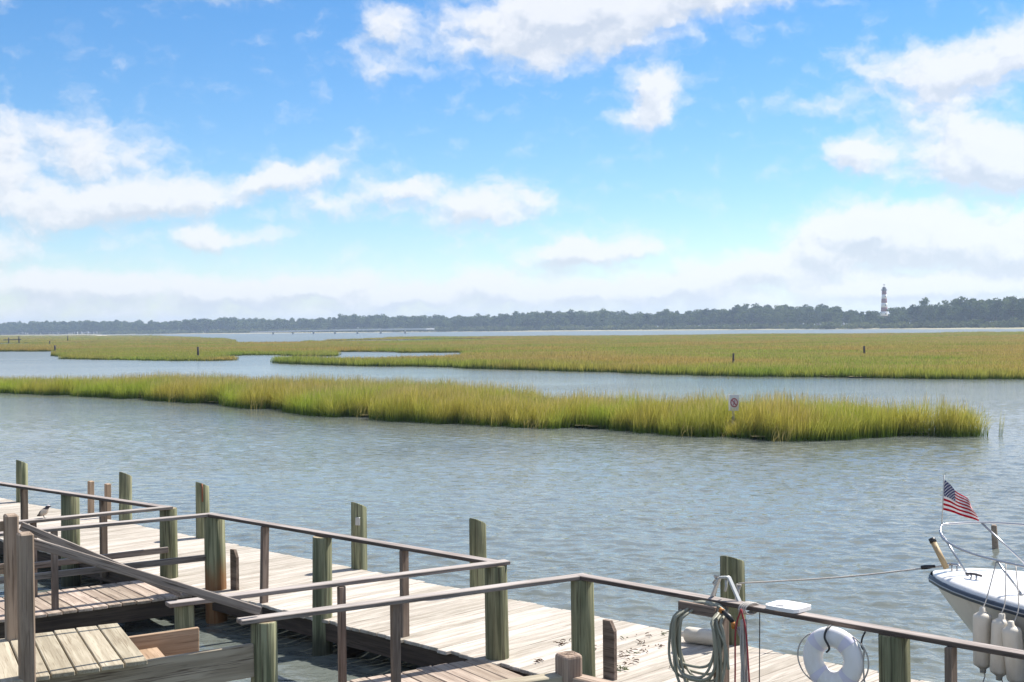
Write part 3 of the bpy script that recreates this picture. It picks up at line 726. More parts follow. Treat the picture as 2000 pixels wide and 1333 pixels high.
# ------------------------------------------------------------------ bridge
def build_bridge():
    a, b = Vector((-262, 1300, 0)), Vector((-70, 1100, 0)); e = empty('road_bridge', a, 'long low white concrete bridge crossing the far channel', 'bridge')
    def z(k): return 2.0 + 1.5 * math.sin(min(1, k * 1.15) * math.pi / 2)
    n = 16
    for i in range(n):
        k0, k1 = i / n, (i + 1) / n; p, q = a.lerp(b, k0), a.lerp(b, k1); p.z, q.z = z(k0), z(k1)
        beam('deck_span', p, q - (q - p).normalized() * .06, 9, .55, M['whitepaint'], e, bev=.02, jit=0)
        dn = Vector((0, 0, .75)); sd = Vector((-(b - a).y, (b - a).x, 0)).normalized() * -4.3
        beam('parapet', p + dn - sd * 1, q + dn - sd * 1 - (q - p).normalized() * .06, .4, .7, M['whitepaint'], e, bev=.02, jit=0)
        beam('parapet', p + dn + sd, q + dn + sd - (q - p).normalized() * .06, .4, .7, M['whitepaint'], e, bev=.02, jit=0)
        if i > 1 and i % 2 == 0:
            pz = p.copy(); beam('pier', Vector((p.x, p.y, -.6)), Vector((p.x, p.y, p.z - .4)), 1.6, .6, M['whitepaint'], e, bev=.02, upv=(b - a).normalized(), jit=0)
build_bridge()
def build_sandbar():
    V, Fq = [], []; n = 30
    for i in range(n + 1):
        k = i / n; x = -395 + 28 * k; w = 3.5 * math.sin(k * math.pi) + .1
        for off, z in ((-w, -.1), (-w * .4, .75 * math.sin(k * math.pi)), (w * .4, .7 * math.sin(k * math.pi)), (w, -.1)): V.append((x, 1190 + off, z + .5))
    for i in range(n):
        for k in range(3): a = i * 4 + k; Fq.append((a, a + 4, a + 5, a + 1))
    tag(obj('sand_bar', mesh_py('sand_bar', V, Fq, True), None, None, plain('pale_sand', (.62, .58, .50), .9)), kind='structure')
build_sandbar()

# ------------------------------------------------------------------ stakes in the marsh, sign
def stake(name, loc, h, r, label, group=None, lean=0.0, square=False):
    me = lathe_mesh('stake', [(r, -.6), (r, 0), (r * .96, h * .5), (r * .9, h - .02), (r * .7, h)], 4 if square else 12, not square, .03, rnd.randint(0, 99))
    o = obj(name, me, Matrix.Translation(Vector(loc)) @ Matrix.Rotation(lean, 4, 'Y'), None, M['stake']); tag(o, label, 'post', group); return o
stake('marsh_post', (-46.4, 189.0, 0), 1.75, .17, 'thick dark post in the grass at the channel bank left of centre')
stake('marsh_post', (-84.3, 236.0, 0), 1.7, .20, 'stubby weathered post at the left bank of the low islet')
stake('marsh_post', (20.0, 116, 0), 1.55, .10, 'slim dark post standing in the marsh behind the prohibition sign', lean=.03)
stake('marsh_post', (41.8, 152, 0), 1.5, .13, 'short dark post in pale grass below the lighthouse')
stake('marsh_post', (-189.2, 545, 0), 2.6, .22, 'tall thin post far out in the left marsh, nearer the middle')
stake('marsh_post', (-138, 382, 0), 1.6, .15, 'thin lone post right of the other posts in the far left marsh')
e = empty('channel_marker', (-186, 476, 0), 'twin dark posts joined by a crossbar at the far left', 'marker')
for dx in (-1.2, 2.6):
    me = lathe_mesh('post', [(.24, -.5), (.22, 2.4 + .4 * (dx > 0))], 10, True, .03, 3); obj('post', me, Matrix.Translation((-186 + dx, 476, 0)), e, M['stake'])
beam('crossbar', (-189.2, 475.7, 1.5), (-182.4, 475.7, 1.6), .2, .3, M['stake'], e)

def sign_mat():
    mt, t, b, o = new_mat('prohibition_print')
    tc = t.new('ShaderNodeTexCoord'); x, y, z = t.sep(tc.outputs['Object'])     # panel in its X Z plane, metres
    r = t.math('SQRT', t.math('ADD', t.math('MULTIPLY', x, x), t.math('MULTIPLY', t.math('DIVIDE', z, 1.25), t.math('DIVIDE', z, 1.25))))
    ring = t.math('MULTIPLY', t.math('GREATER_THAN', r, .105), t.math('LESS_THAN', r, .140))
    bar = t.math('MULTIPLY', t.math('LESS_THAN', t.math('ABSOLUTE', t.math('ADD', x, t.math('MULTIPLY', z, .8))), .024), t.math('LESS_THAN', r, .13))
    fig = t.math('MULTIPLY', t.math('LESS_THAN', t.math('ABSOLUTE', t.math('SUBTRACT', x, t.math('MULTIPLY', z, .3))), .022), t.math('LESS_THAN', r, .085))
    red = t.math('MAXIMUM', ring, bar)
    c = t.mix(t.math('MULTIPLY', fig, .8), (.72, .71, .72, 1), (.12, .10, .12, 1))
    c = t.mix(t.math('LESS_THAN', r, .105), c, t.mix(t.math('MULTIPLY', fig, .7), (.70, .55, .58, 1), (.16, .10, .12, 1)))
    c = t.mix(red, c, (.34, .035, .06, 1))
    fn, _ = t.noise(tc.outputs['Object'], 9, 4); c = t.mix(t.ramp(fn, .55, .8, 0, .25), c, (.35, .33, .30, 1))
    t.link(c, b.inputs['Base Color']); b.inputs['Roughness'].default_value = .5; return mt
def build_sign():
    X, Y = SIGN; e = empty('warning_sign', (X, Y, 0), 'white sign with red prohibition circle on a post in the near grass island', 'sign')
    me = box_mesh(.09, .09, 2.0, .006, 0, 0, M['galv']); obj('post', me, Matrix.Translation((X, Y, .46)), e)
    ax = Vector((.985, -.17, 0)); pm = frame((X + .03, Y - .055, 1.17), ax)
    obj('panel', box_mesh(.36, .012, .60, .003, 0, 1, sign_mat()), pm, e)
    ax2 = Vector((.30, .95, 0)); obj('rear_panel', box_mesh(.36, .012, .60, .003, 0, 2, M['galv']), frame((X - .125, Y + .13, 1.16), ax2), e)
build_sign()

# ------------------------------------------------------------------ boardwalk
def build_boardwalk():
    s0, s1 = -38.0, 1.5
    e = empty('boardwalk', dk(-15, 10.8, 0), 'long sun-bleached plank boardwalk running from left to lower right', 'dock')
    pitch = .157; n = int((s1 - s0) / pitch); W = T_FAR - T_NEAR
    for i in range(n):
        s = s0 + (i + .5) * pitch
        me = box_mesh(W + .02 * (i % 5 - 2), pitch - .007 - .002 * (i % 3), .042, .006, .006, i % 9, M['deck'])
        M4 = frame(dk(s, (T_NEAR + T_FAR) / 2 + rnd.uniform(-.015, .015), DECK - .021 + rnd.uniform(-.003, .003)), NV + EV * rnd.uniform(-.002, .002))
        obj('plank', me, M4, e)
    for t in (T_NEAR + .07, 10.85, T_FAR - .07):
        beam('stringer', dk(s0, t, DECK - .042 - .115), dk(s1, t, DECK - .042 - .115), .05, .225, M['under'], e)
    for i in range(13):
        s = s0 + 1 + i * 3.05
        beam('cross_beam', dk(s, T_NEAR + .12, .07), dk(s, T_FAR - .12, .07), .09, .16, M['under'], e)
build_boardwalk()
def build_finger(name, label, sa, sb, g, L, parent_label):
    """finger pier leaving the boardwalk between s = sa and sb, drifting by g in s for each metre of t"""
    mid = (sa + sb) / 2; w = sb - sa; e = empty(name, dk(mid, T_NEAR - L / 2, 0), label, 'pier')
    d = (NV * -1 + EV * g); d.normalize(); ac = Vector((-d.y, d.x, 0))
    if ac.dot(EV) < 0: ac = -ac
    n = int(L / .195); p0 = dk(mid, T_NEAR - .005, 0)
    for i in range(n):
        c = p0 + d * ((i + .5) * .195 + .11)
        me = box_mesh(w + .22 + .015 * (i % 4 - 1), .186 - .004 * (i % 3), .042, .006, .006, 20 + i % 7, M['finger'])
        obj('plank', me, frame(c + ZV * (DECK - .024 + rnd.uniform(-.003, .003)), ac), e)
    for sg in (-1, 1):
        q = p0 + ac * sg * (w / 2 + .04) + d * .06
        beam('stringer', q + ZV * (DECK - .16), q + d * (L - .1) + ZV * (DECK - .16), .05, .225, M['under'], e)
        q2 = q + d * (L - .3) - ac * sg * .12
        beam('support_post', q2 - ZV * 1.2, q2 + ZV * (DECK - .05), .16, .16, M['under'], e, upv=d)
build_finger('finger_pier', 'narrow finger pier with wide reddish planks at the left', -16.72, -15.52, -.17, 4.6, '')
build_finger('finger_pier', 'narrow finger pier at the bottom centre leading to the steps', -9.95, -8.78, -.22, 3.4, '')

# ------------------------------------------------------------------ pilings
def piling(loc, ztop, r, label, mat, slant=0.0, seed=0, group=None):
    seg = 28; prof = [(r * 1.06, -1.2), (r * 1.05, -.2), (r * 1.03, .25), (r * 1.01, .7), (r, 1.0), (r * .985, ztop - .012), (r * .94, ztop)]
    me = lathe_mesh('piling', prof, seg, True, .016, seed)
    rr = random.Random(seed)
    for i in range(seg):      # shrinkage checks
        if rr.random() < .18:
            for k in range(len(prof)):
                v = me.vertices[k * seg + i]; v.co.x *= .955; v.co.y *= .955
    if slant:                  # top cut on the skew, high on the seaward-left side
        for i in range(2 * seg):
            v = me.vertices[(len(prof) - 2) * seg + i]
            v.co.z += slant * (-(v.co.x * .72 + v.co.y * .70)) / r
    me.materials.append(mat); me.materials.append(M['pile_top']); me.polygons[-1].material_index = 1
    me.polygons[-1].use_smooth = False
    lean = Matrix.Rotation(rr.uniform(-.012, .012), 4, 'X') @ Matrix.Rotation(rr.uniform(-.012, .012), 4, 'Y')
    o = obj('piling', me, Matrix.Translation(Vector((loc.x, loc.y, 0))) @ lean)
    return tag(o, label, 'piling', group)
zt = RAIL - .045
piling(dk(-16.72, 9.80), zt, .125, 'green piling at the left corner of the reddish finger pier', M['pile'], 0, 1)
p391 = piling(dk(-15.47, 9.80), zt, .142, 'stout piling stained rusty orange at its foot beside the finger pier', M['pile_rust'], 0, 2)
piling(dk(-12.94, 9.72), zt, .122, 'green piling carrying the middle rail, its foot standing in open water', M['pile'], 0, 3)
piling(dk(-9.92, 9.82), zt, .125, 'green piling at the inner corner of the bottom centre pier', M['pile'], 0, 4)
piling(dk(-8.70, 9.86), zt, .122, 'dark green piling with a black crack in the centre foreground', M['pile'], 0, 5)
piling(dk(-5.20, 9.82), zt, .130, 'dark green piling just right of the life ring', M['pile'], 0, 6)
piling(dk(-19.42, 9.62), zt, .145, 'thick dark piling under the leftmost rail', M['pile'], 0, 7)
piling(dk(-9.57, 6.54), zt, .118, 'round green piling holding the heavy timber beam of the steps', M['pile_pale'], 0, 8)
piling(dk(-10.72, 6.45), zt, .095, 'thinner pale green piling behind the steps', M['pile_pale'], 0, 9)
zf = [(-26.6, 1.30, 'tall slant-topped mooring piling farthest to the left'), (-22.2, 1.36, 'slant-topped mooring piling with a knot hole, right of two square posts'), (-19.5, 1.38, 'slant-topped mooring piling with a rusty strap on its head'),
      (-15.17, 1.41, 'slant-topped mooring piling with a small metal plate on its side'), (-12.58, 1.42, 'slant-topped mooring piling behind the rail corner at the centre'), (-8.40, 1.40, 'broad slant-topped mooring piling wound with the boat line')]
far_p = [piling(dk(s, 12.1), z, .118 if i < 5 else .14, lb, M['pile_pale'] if i != 5 else M['pile'], .055, 20 + i) for i, (s, z, lb) in enumerate(zf)]
# strap and plate
tube('strap', [dk(-19.38, 12.02, 1.40), dk(-19.34, 12.0, 1.35), dk(-19.34, 12.0, 1.10)], .014, plain('rust', (.20, .07, .03), .8), far_p[2], 6)
beam('plate', dk(-15.10, 11.985, 1.18), dk(-15.03, 12.01, 1.18), .02, .12, M['galv'], far_p[3])
for s, lb in ((-23.75, 'left of two square reddish posts beyond the boardwalk'), (-23.07, 'right of two square reddish posts beyond the boardwalk')):
    me = box_mesh(2.0, .10, .10, .008, .004, 3, M['tan']); o = obj('ladder_post', me, frame(dk(s, 12.2, .1), (0.01, 0, 1), EV)); tag(o, lb, 'post')
for s, t, h, lb in ((-15.22, 9.94, .56, 'short upright plank with chamfered top beside the rust-stained piling'), (-8.46, 9.99, .60, 'short upright plank with chamfered top beside the cracked piling')):
    me = bpy.data.meshes.new('guard_board'); bm = bmesh.new()
    prof = [(-.075, 0), (.075, 0), (.075, h - .10), (.02, h), (-.075, h)]
    f = bm.faces.new([bm.verts.new((x, -.022, z)) for x, z in prof]); ex = bmesh.ops.extrude_face_region(bm, geom=[f]); 
    for v in [g for g in ex['geom'] if isinstance(g, bmesh.types.BMVert)]: v.co.y = .022
    bmesh.ops.recalc_face_normals(bm, faces=bm.faces[:]); bm.to_mesh(me); bm.free()
    o = obj('guard_board', me, frame(dk(s, t, DECK), EV), None, M['post']); tag(o, lb, 'board')

# ------------------------------------------------------------------ handrails
def rail_thing(label, pts, posts=(), mid=None, post_w=.075, z=RAIL, redp=False):
    rm = M['railgrey'] if 'grey' in label else M['rail']
    """pts: (s, t) corners of the top rail; posts: (s, t, lean, thickness)"""
    e = empty('handrail', dk(pts[0][0], pts[0][1], DECK), label, 'railing')
    for (a, b) in zip(pts[:-1], pts[1:]):
        beam('top_rail', dk(a[0], a[1], z - .022), dk(b[0], b[1], z - .022), .135, .042, rm, e)
    for s, t, ln, w in posts:
        beam('post', dk(s, t, DECK - .18), dk(s + ln, t, z - .045), w, w * .55, M['redpost' if redp and w < .08 else 'post'], e, upv=EV)
    if mid:
        for (a, b, zm) in mid: beam('mid_rail', dk(a[0], a[1], zm), dk(b[0], b[1], zm), .04, .085, rm, e)
    return e
rail_thing('dark weathered rail at the far left above the boardwalk', [(-30, 9.1), (-21.46, 9.40), (-16.60, 9.70)], [(-20.80, 9.50, 0, .11), (-18.33, 9.62, 0, .11), (-24.5, 9.3, 0, .11)])
rail_thing('grey rail along the far side of the left finger pier', [(-16.60, 9.78), (-17.12, 6.0)], [(-16.90, 7.84, 0, .085)], [((-16.60, 9.72), (-17.12, 6.0), .88)])
rail_thing('grey rail along the near side of the left finger pier', [(-15.50, 9.80), (-16.30, 6.0)], [(-15.93, 7.67, 0, .085)], [((-15.50, 9.72), (-16.30, 6.0), .90)])
rail_thing('dark rail between the two finger piers', [(-15.52, 9.74), (-9.86, 9.80)], [(-14.22, 9.73, .05, .105), (-11.40, 9.76, 0, .105)])
rail_thing('pale grey rail on the far side of the bottom centre pier', [(-9.86, 9.93), (-10.72, 6.26)], [(-10.27, 7.96, 0, .085)], redp=True)
rail_thing('pale grey rail on the near side of the bottom centre pier', [(-8.70, 9.92), (-9.62, 6.32)], [(-9.27, 7.82, 0, .095)])
rail_thing('dark rail running to the lower right, carrying hose, ropes and life ring', [(-8.72, 9.84), (-2.0, 9.74)], [(-6.92, 9.76, 0, .15), (-4.68, 9.74, 0, .11), (-2.9, 9.74, 0, .11)])

# ------------------------------------------------------------------ steps and landing at the left
def build_landing():
    O = Vector((-3.06, 10.62, 0)); a = Vector((-.825, -.565, 0)); b = Vector((-.44, .898, 0)); zt = 1.33
    e = empty('step_landing', (-3.6, 11.0, 0), 'newer yellowish timber landing with steps and sloping handrails at bottom left', 'steps')
    for i in range(13):
        c = O + a * (.097 + i * .197) + b * .74
        obj('plank', box_mesh(1.52 + .01 * (i % 3), .182, .040, .006, .004, 40 + i % 5, M['newboard']), frame(c + ZV * (zt - .02 + rnd.uniform(-.002, .002)), b), e)
    P = Vector((-2.32, 11.30, 0)); Q = P + a * 4.0
    beam('beam', P + ZV * 1.135, Q + ZV * 1.145, .045, .295, M['newbeam'], e, seed=5)
    P2 = Vector((-2.98, 12.02, 0)); beam('back_beam', P2 + ZV * 1.15, P2 + a * 3.0 + ZV * 1.17, .045, .23, M['tan'], e)
    for i in range(3):
        c = O + b * .80 - a * (.17 + .24 * i); beam('tread', c - b * .42 + ZV * (1.12 - i * .22), c + b * .42 + ZV * (1.12 - i * .22), .25, .04, M['tan'], e)
    # posts
    n1 = Vector((-3.86, 10.09, 0)); f1 = Vector((-4.47, 11.36, 0))
    beam('post', n1 - ZV * .8, n1 + ZV * 2.475, .118, .112, M['newpost'], e, upv=a, bev=.014)
    beam('post', f1 - ZV * .8, f1 + ZV * 2.44, .118, .112, M['newpost'], e, upv=a, bev=.014)
    # handrails down to the pier
    for p, q in (((-3.83, 10.15, 2.385), (-2.27, 11.36, 1.555)), ((-4.40, 11.40, 2.33), (-3.16, 12.10, 1.57))):
        beam('handrail', p, q, .038, .078, M['railgrey'], e)
    for p, z in ((f1, 2.33), (f1, 1.95)): beam('handrail', p - ZV * p.z + ZV * z + b * .07, p + a * 2.5 + ZV * z + b * .07, .04, .09, M['newpost'], e)
build_landing()
def build_corner_post():
    # squared post with rounded shoulders standing close to the camera
    c = Vector((.325, 7.8, 0)); e = empty('corner_post', (c.x, c.y, 0), 'squared timber post with growth rings on top at the bottom edge', 'post')
    me = bpy.data.meshes.new('post'); bm = bmesh.new(); bmesh.ops.create_cube(bm, size=1.0)
    for v in bm.verts: v.co = Vector((v.co.x * .135, v.co.y * .135, v.co.z * 2.65 + .735))
    ve = [ed for ed in bm.edges if abs(ed.verts[0].co.z - ed.verts[1].co.z) > .5]; bmesh.ops.bevel(bm, geom=ve, offset=.028, segments=3, affect='EDGES', profile=.5)
    te = [ed for ed in bm.edges if ed.verts[0].co.z > 2 and ed.verts[1].co.z > 2]; bmesh.ops.bevel(bm, geom=te, offset=.022, segments=3, affect='EDGES', profile=.5)
    bm.to_mesh(me); bm.free()
    mt = wood('squared_post_wood', (.26, .185, .135), (.40, .30, .23), (.15, .10, .08), axis=2, vary=.05)
    me.materials.append(mt); obj('post', me, Matrix.Translation(c) @ Matrix.Rotation(.5, 4, 'Z'), e)
    for k in range(3):
        rr = .016 + .013 * k; tube('growth_ring', [(c.x + rr * math.cos(q), c.y + rr * math.sin(q), 2.0605) for q in [i * .3927 for i in range(16)]], .0022, M['newpost'], e, 4, True)
    beam('rail_board', c + Vector((-.05, -.01, 1.915)), c + Vector((-1.5, -.66, 1.90)), .11, .045, M['newboard'], e)
    beam('rail_board', c + Vector((.05, -.02, 1.905)), c + Vector((1.1, -1.0, 1.90)), .11, .045, M['newpost'], e)
    for q in (Vector((-1.44, -.635, 0)), Vector((1.05, -.96, 0))): beam('support_post', c + q - ZV * .8, c + q + ZV * 1.878, .10, .10, M['newpost'], e, upv=EV)
build_corner_post()

# ------------------------------------------------------------------ things on the right-hand rail
def build_hose():
    hr = random.Random(12)
    e = empty('garden_hose', dk(-7.02, 9.7, .6), 'grey-green hose coiled and hung below the rail', 'hose')
    for i in range(11):
        left = i % 2 == 0; cs = -7.03 + hr.uniform(-.03, .03); w = hr.uniform(.20, .285); bot = hr.uniform(.58, .97); off = 9.60 - i * .009; sk = hr.uniform(-.05, .05)
        pts = []
        for k in range(48):
            q = 2 * math.pi * k / 48; c, sn = math.cos(q), math.sin(q)
            zz = (1.48 + bot) / 2 + (1.48 - bot) / 2 * (1 if sn > 0 else -1) * abs(sn) ** (.55 if sn > 0 else .9)
            ww = w * (abs(c) ** .62) * (1 if c > 0 else -1) * (1 - .22 * max(0, sn))
            tt = off + (.17 if zz > 1.36 else 0) * min(1, (zz - 1.36) / .06 if zz > 1.36 else 0)
            pts.append(dk(cs + ww + sk * (1 - sn) * .5, tt + .015 * math.sin(3 * q + i), zz))
        tube('coil', pts, .0128, M['hose'], e, 7, True)
    tube('hose_end', spline([dk(-6.83, 9.56, 1.36), dk(-6.78, 9.54, 1.28), dk(-6.72, 9.55, 1.15), dk(-6.70, 9.56, .95)], 6), .0135, M['hose'], e, 7)
    nz = empty('hose_nozzle', dk(-6.74, 9.60, 1.40), 'orange and black hose nozzle dangling below the rail by the piling', 'nozzle')
    tube('body', [dk(-6.80, 9.62, 1.45), dk(-6.73, 9.62, 1.41), dk(-6.69, 9.62, 1.37)], [.02, .026, .02], M['black'], nz, 8)
    tube('tip', [dk(-6.69, 9.62, 1.37), dk(-6.685, 9.62, 1.31)], [.02, .016], M['orange'], nz, 8)
    tube('ring', [dk(-6.83, 9.62, 1.46), dk(-6.80, 9.62, 1.45)], .026, M['orange'], nz, 8)
    b = beam('hanger_block', dk(-7.32, 9.66, 1.42), dk(-6.90, 9.66, 1.42), .05, .10, M['post']); tag(b, 'dark timber block bolted under the rail behind the hose', 'block')
    h = empty('hose_hanger', dk(-6.92, 9.9, 1.5), 'pale grey trapezoid metal hanger standing on the rail', 'hanger')
    for w in (0,):
        P = [dk(-7.09, 9.86, 1.50), dk(-7.0, 9.86, 1.70), dk(-6.90, 9.86, 1.715), dk(-6.78, 9.86, 1.50)]
        for p, q in zip(P[:-1], P[1:]): beam('bar', p, q, .05, .02, M['galv'], h, bev=.004)
    tube('shackle', [dk(-6.93, 9.86, 1.69), dk(-6.92, 9.85, 1.63), dk(-6.935, 9.85, 1.58)], .012, M['galv'], h, 6)
build_hose()
def build_ropes():
    r = random.Random(3); e = empty('rope_hank', dk(-6.60, 9.68, .6), 'hank of grey and red ropes tied to the rail beside the hose', 'rope')
    for i in range(9):
        s = -6.60 + r.uniform(-.035, .035); t = 9.66 + r.uniform(-.03, .03)
        pts = spline([dk(s * .5 - 3.3, t, 1.40), dk(s, t, 1.15), dk(s + r.uniform(-.02, .02), t, .85), dk(s + r.uniform(-.04, .04), t, .5)], 5)
        tube('strand', pts, .009, M['rope'], e, 6)
    for s1, s2 in ((-6.66, -6.68), (-6.55, -6.49)):
        tube('red_strand', spline([dk(-6.60, 9.62, 1.50), dk(s1, 9.62, 1.3), dk((s1 + s2) / 2, 9.62, .9), dk(s2, 9.62, .5)], 6), .008, M['redrope'], e, 6)
    for k in range(4):
        ds = -.035 + .022 * k
        tube('wrap', [dk(-6.60 + ds + .012 * math.cos(q), 9.75 + .10 * math.cos(q), 1.487 + .05 * math.sin(q)) for q in [i * .5236 for i in range(12)]], .0075, M['rope'], e, 6, True)
    tube('knot', [dk(-6.64 + .02 * math.cos(q * 1.3), 9.66, 1.27 + .05 * math.sin(q)) for q in [i * .5 for i in range(13)]], .014, M['rope'], e, 6)
    t = tube('hanging_line', spline([dk(-6.45, 9.69, 1.48), dk(-6.45, 9.68, 1.0), dk(-6.46, 9.68, DECK + .02)], 4), .005, M['black'], None, 5); tag(t, 'thin dark line hanging straight down from the rail', 'line')
    # cutting board
    e = empty('cutting_board', dk(-6.26, 9.80, RAIL), 'white plastic cutting board with a round hole fixed on the rail', 'cutting board')
    me = bpy.data.meshes.new('slab'); bm = bmesh.new(); n = 24; L, Wd, T = .175, .15, .017
    def rr(a):      # rounded rectangle
        c, s_ = math.cos(a), math.sin(a); k = 1 / ((abs(c / L) ** 6 + abs(s_ / Wd) ** 6) ** (1 / 6)); return c * k, s_ * k
    hx, hy, hr_ = -.03, -.085, .036
    rings = []
    for z in (T, -T):
        rings.append([bm.verts.new((*rr(2 * math.pi * i / n), z)) for i in range(n)])
        rings.append([bm.verts.new((hx + hr_ * 1.3 * math.cos(2 * math.pi * i / n), hy + hr_ * math.sin(2 * math.pi * i / n), z)) for i in range(n)])
    for i in range(n):
        j = (i + 1) % n
        bm.faces.new((rings[0][i], rings[0][j], rings[1][j], rings[1][i])); bm.faces.new((rings[2][j], rings[2][i], rings[3][i], rings[3][j]))
        bm.faces.new((rings[0][j], rings[0][i], rings[2][i], rings[2][j])); bm.faces.new((rings[1][i], rings[1][j], rings[3][j], rings[3][i]))
    bmesh.ops.recalc_face_normals(bm, faces=bm.faces[:]); bm.to_mesh(me); bm.free()
    obj('slab', me, frame(dk(-6.26, 9.86, RAIL + .024), EV), e, M['plastic'])
build_ropes()
def build_ring():
    ax = (EV * .90 - NV * .43); ax = Vector((.79, -.61, 0)).normalized(); nn = Vector((ax.y, -ax.x, 0))    # ring plane: ax and Z
    c = dk(-5.66, 9.60, 1.215); e = empty('life_ring', c, 'white life ring hung from the rail on a black hook', 'life ring')
    Rm, rm = .182, .085; seg, sg = 56, 20; V, Fq = [], []
    for i in range(seg):
        a = 2 * math.pi * i / seg
        for k in range(sg):
            b = 2 * math.pi * k / sg; q = Rm + rm * math.cos(b); V.append(c * 0 + ax * (q * math.cos(a)) + ZV * (q * math.sin(a) * 1.04) + nn * (rm * .85 * math.sin(b)))
    for i in range(seg):
        for k in range(sg): Fq.append((i * sg + k, ((i + 1) % seg) * sg + k, ((i + 1) % seg) * sg + (k + 1) % sg, i * sg + (k + 1) % sg))
    obj('ring', mesh_py('ring', V, Fq, True), Matrix.Translation(c), e, M['ring'])
    for a0 in (50, 137, 228, 318):
        V, Fq = [], []; na = 6
        for i in range(na):
            a = R(a0 - 9 + 18 * i / (na - 1))
            for k in range(sg):
                b = 2 * math.pi * k / sg; q = Rm + (rm + .003) * math.cos(b); V.append(ax * (q * math.cos(a)) + ZV * (q * math.sin(a) * 1.04) + nn * ((rm * .85 + .003) * math.sin(b)))
        for i in range(na - 1):
            for k in range(sg): Fq.append((i * sg + k, (i + 1) * sg + k, (i + 1) * sg + (k + 1) % sg, i * sg + (k + 1) % sg))
        obj('band', mesh_py('band', V, Fq, True), Matrix.Translation(c), e, M['band'])
    for a0, a1, bulge in ((137, 228, .05), (-42, 50, .04), (228, 318, .03)):
        pts = [c + ax * ((Rm + rm + .006 + bulge * math.sin(math.pi * i / 14)) * math.cos(R(a0 + (a1 - a0) * i / 14))) + ZV * ((Rm + rm + .006 + bulge * math.sin(math.pi * i / 14)) * math.sin(R(a0 + (a1 - a0) * i / 14)) * 1.04) for i in range(15)]
        tube('grab_rope', pts, .007, M['rope'], e, 6)
    h = tube('ring_hook', spline([c + ZV * .285 + ax * -.02 - nn * .0, c + ZV * .265 + ax * -.025 + nn * .07, c + ZV * .20 + ax * -.03 + nn * .10, c + ZV * .12 + ax * .01 + nn * .098, c + ZV * .075 + ax * -.02 + nn * .085], 5), .0095, M['black'], None, 6); tag(h, 'black hook that holds the life ring to the rail', 'hook')
    h2 = tube('spare_hook', spline([dk(-5.40, 9.68, 1.48), dk(-5.42, 9.66, 1.42), dk(-5.42, 9.65, 1.36), dk(-5.395, 9.65, 1.325)], 5), .008, M['black'], None, 6); tag(h2, 'thin black hook under the rail between life ring and piling', 'hook')
    for k, (x, l) in enumerate(((0, .0),)):
        t = tube('throw_line', spline([dk(-5.395, 9.65, 1.34), dk(-5.40, 9.64, 1.2), dk(-5.375, 9.64, .95), dk(-5.30, 9.62, .5)], 6), .008, M['rope'], None, 6); tag(t, 'pale throw line hanging from the thin hook', 'rope')
build_ring()

# fender lying on the boards, with its line
def fender_mesh(L, r):
    prof = [(.012, -L / 2 - .075), (.03, -L / 2 - .07), (.034, -L / 2 - .03), (r * .60, -L / 2 - .012), (r * .93, -L / 2 + .008), (r, -L / 2 + .035), (r * 1.01, 0), (r, L / 2 - .035), (r * .93, L / 2 - .008), (r * .60, L / 2 + .012), (.034, L / 2 + .03), (.03, L / 2 + .07), (.012, L / 2 + .075)]
    return lathe_mesh('fender', prof, 20, True, .008, 2)
FM = fender_mesh(.42, .088); FM.materials.append(M['fender'])
f = obj('dock_fender', FM, frame(dk(-8.66, 11.80, DECK + .09), (0, 0, 1), EV) @ Matrix.Rotation(R(82), 4, 'X') @ Matrix.Rotation(.2, 4, 'Z')); tag(f, 'cream fender lying on the boards at the foot of the broad mooring piling', 'fender')
f.matrix_basis = frame(dk(-8.60, 11.78, DECK + .093), EV * .9 + NV * .2) @ Matrix.Rotation(R(90), 4, 'Y')
t = tube('fender_line', spline([dk(-8.93, 11.73, DECK + .10), dk(-8.86, 11.8, .75), dk(-8.56, 11.98, .98)], 6), .005, M['rope'], None, 6); tag(t, 'thin line from the lying fender up to the mooring piling', 'rope')

def build_debris():
    r = random.Random(31)
    for nm, mat, cnt, lab in (('dried_seaweed', 'seaweed', 24, 'scattered dark scraps of dried seaweed on the boardwalk'), ('green_seaweed', 'greenweed', 9, 'few green weed scraps on the boardwalk')):
        V, Fq = [], []
        for i in range(cnt):
            s = r.gauss(-9.05, .33); tt = r.gauss(11.05, .42); tt = min(max(tt, 9.9), 11.95)
            if mat == 'greenweed' and i < 4: s, tt = -8.60 + r.uniform(-.05, .05), 10.33 + r.uniform(-.04, .04)
            if mat == 'greenweed' and i == 5: s, tt = -9.22, 11.86
            for k in range(r.choice((2, 4, 6))):
                p = dk(s + r.gauss(0, .035), tt + r.gauss(0, .035), DECK + r.uniform(.006, .022)); q = p + Vector((r.gauss(0, .035), r.gauss(0, .035), r.uniform(-.002, .012)))
                v, f = tube_np([p, (p + q) / 2 + Vector((0, 0, .006)), q], [.0035, .006, .003], 5); b = len(V); V += v; Fq += [tuple(i_ + b for i_ in ff) for ff in f]
        tag(obj(nm, mesh_py(nm, V, Fq, True), None, None, M[mat]), lab, 'seaweed', kind='stuff')
build_debris()

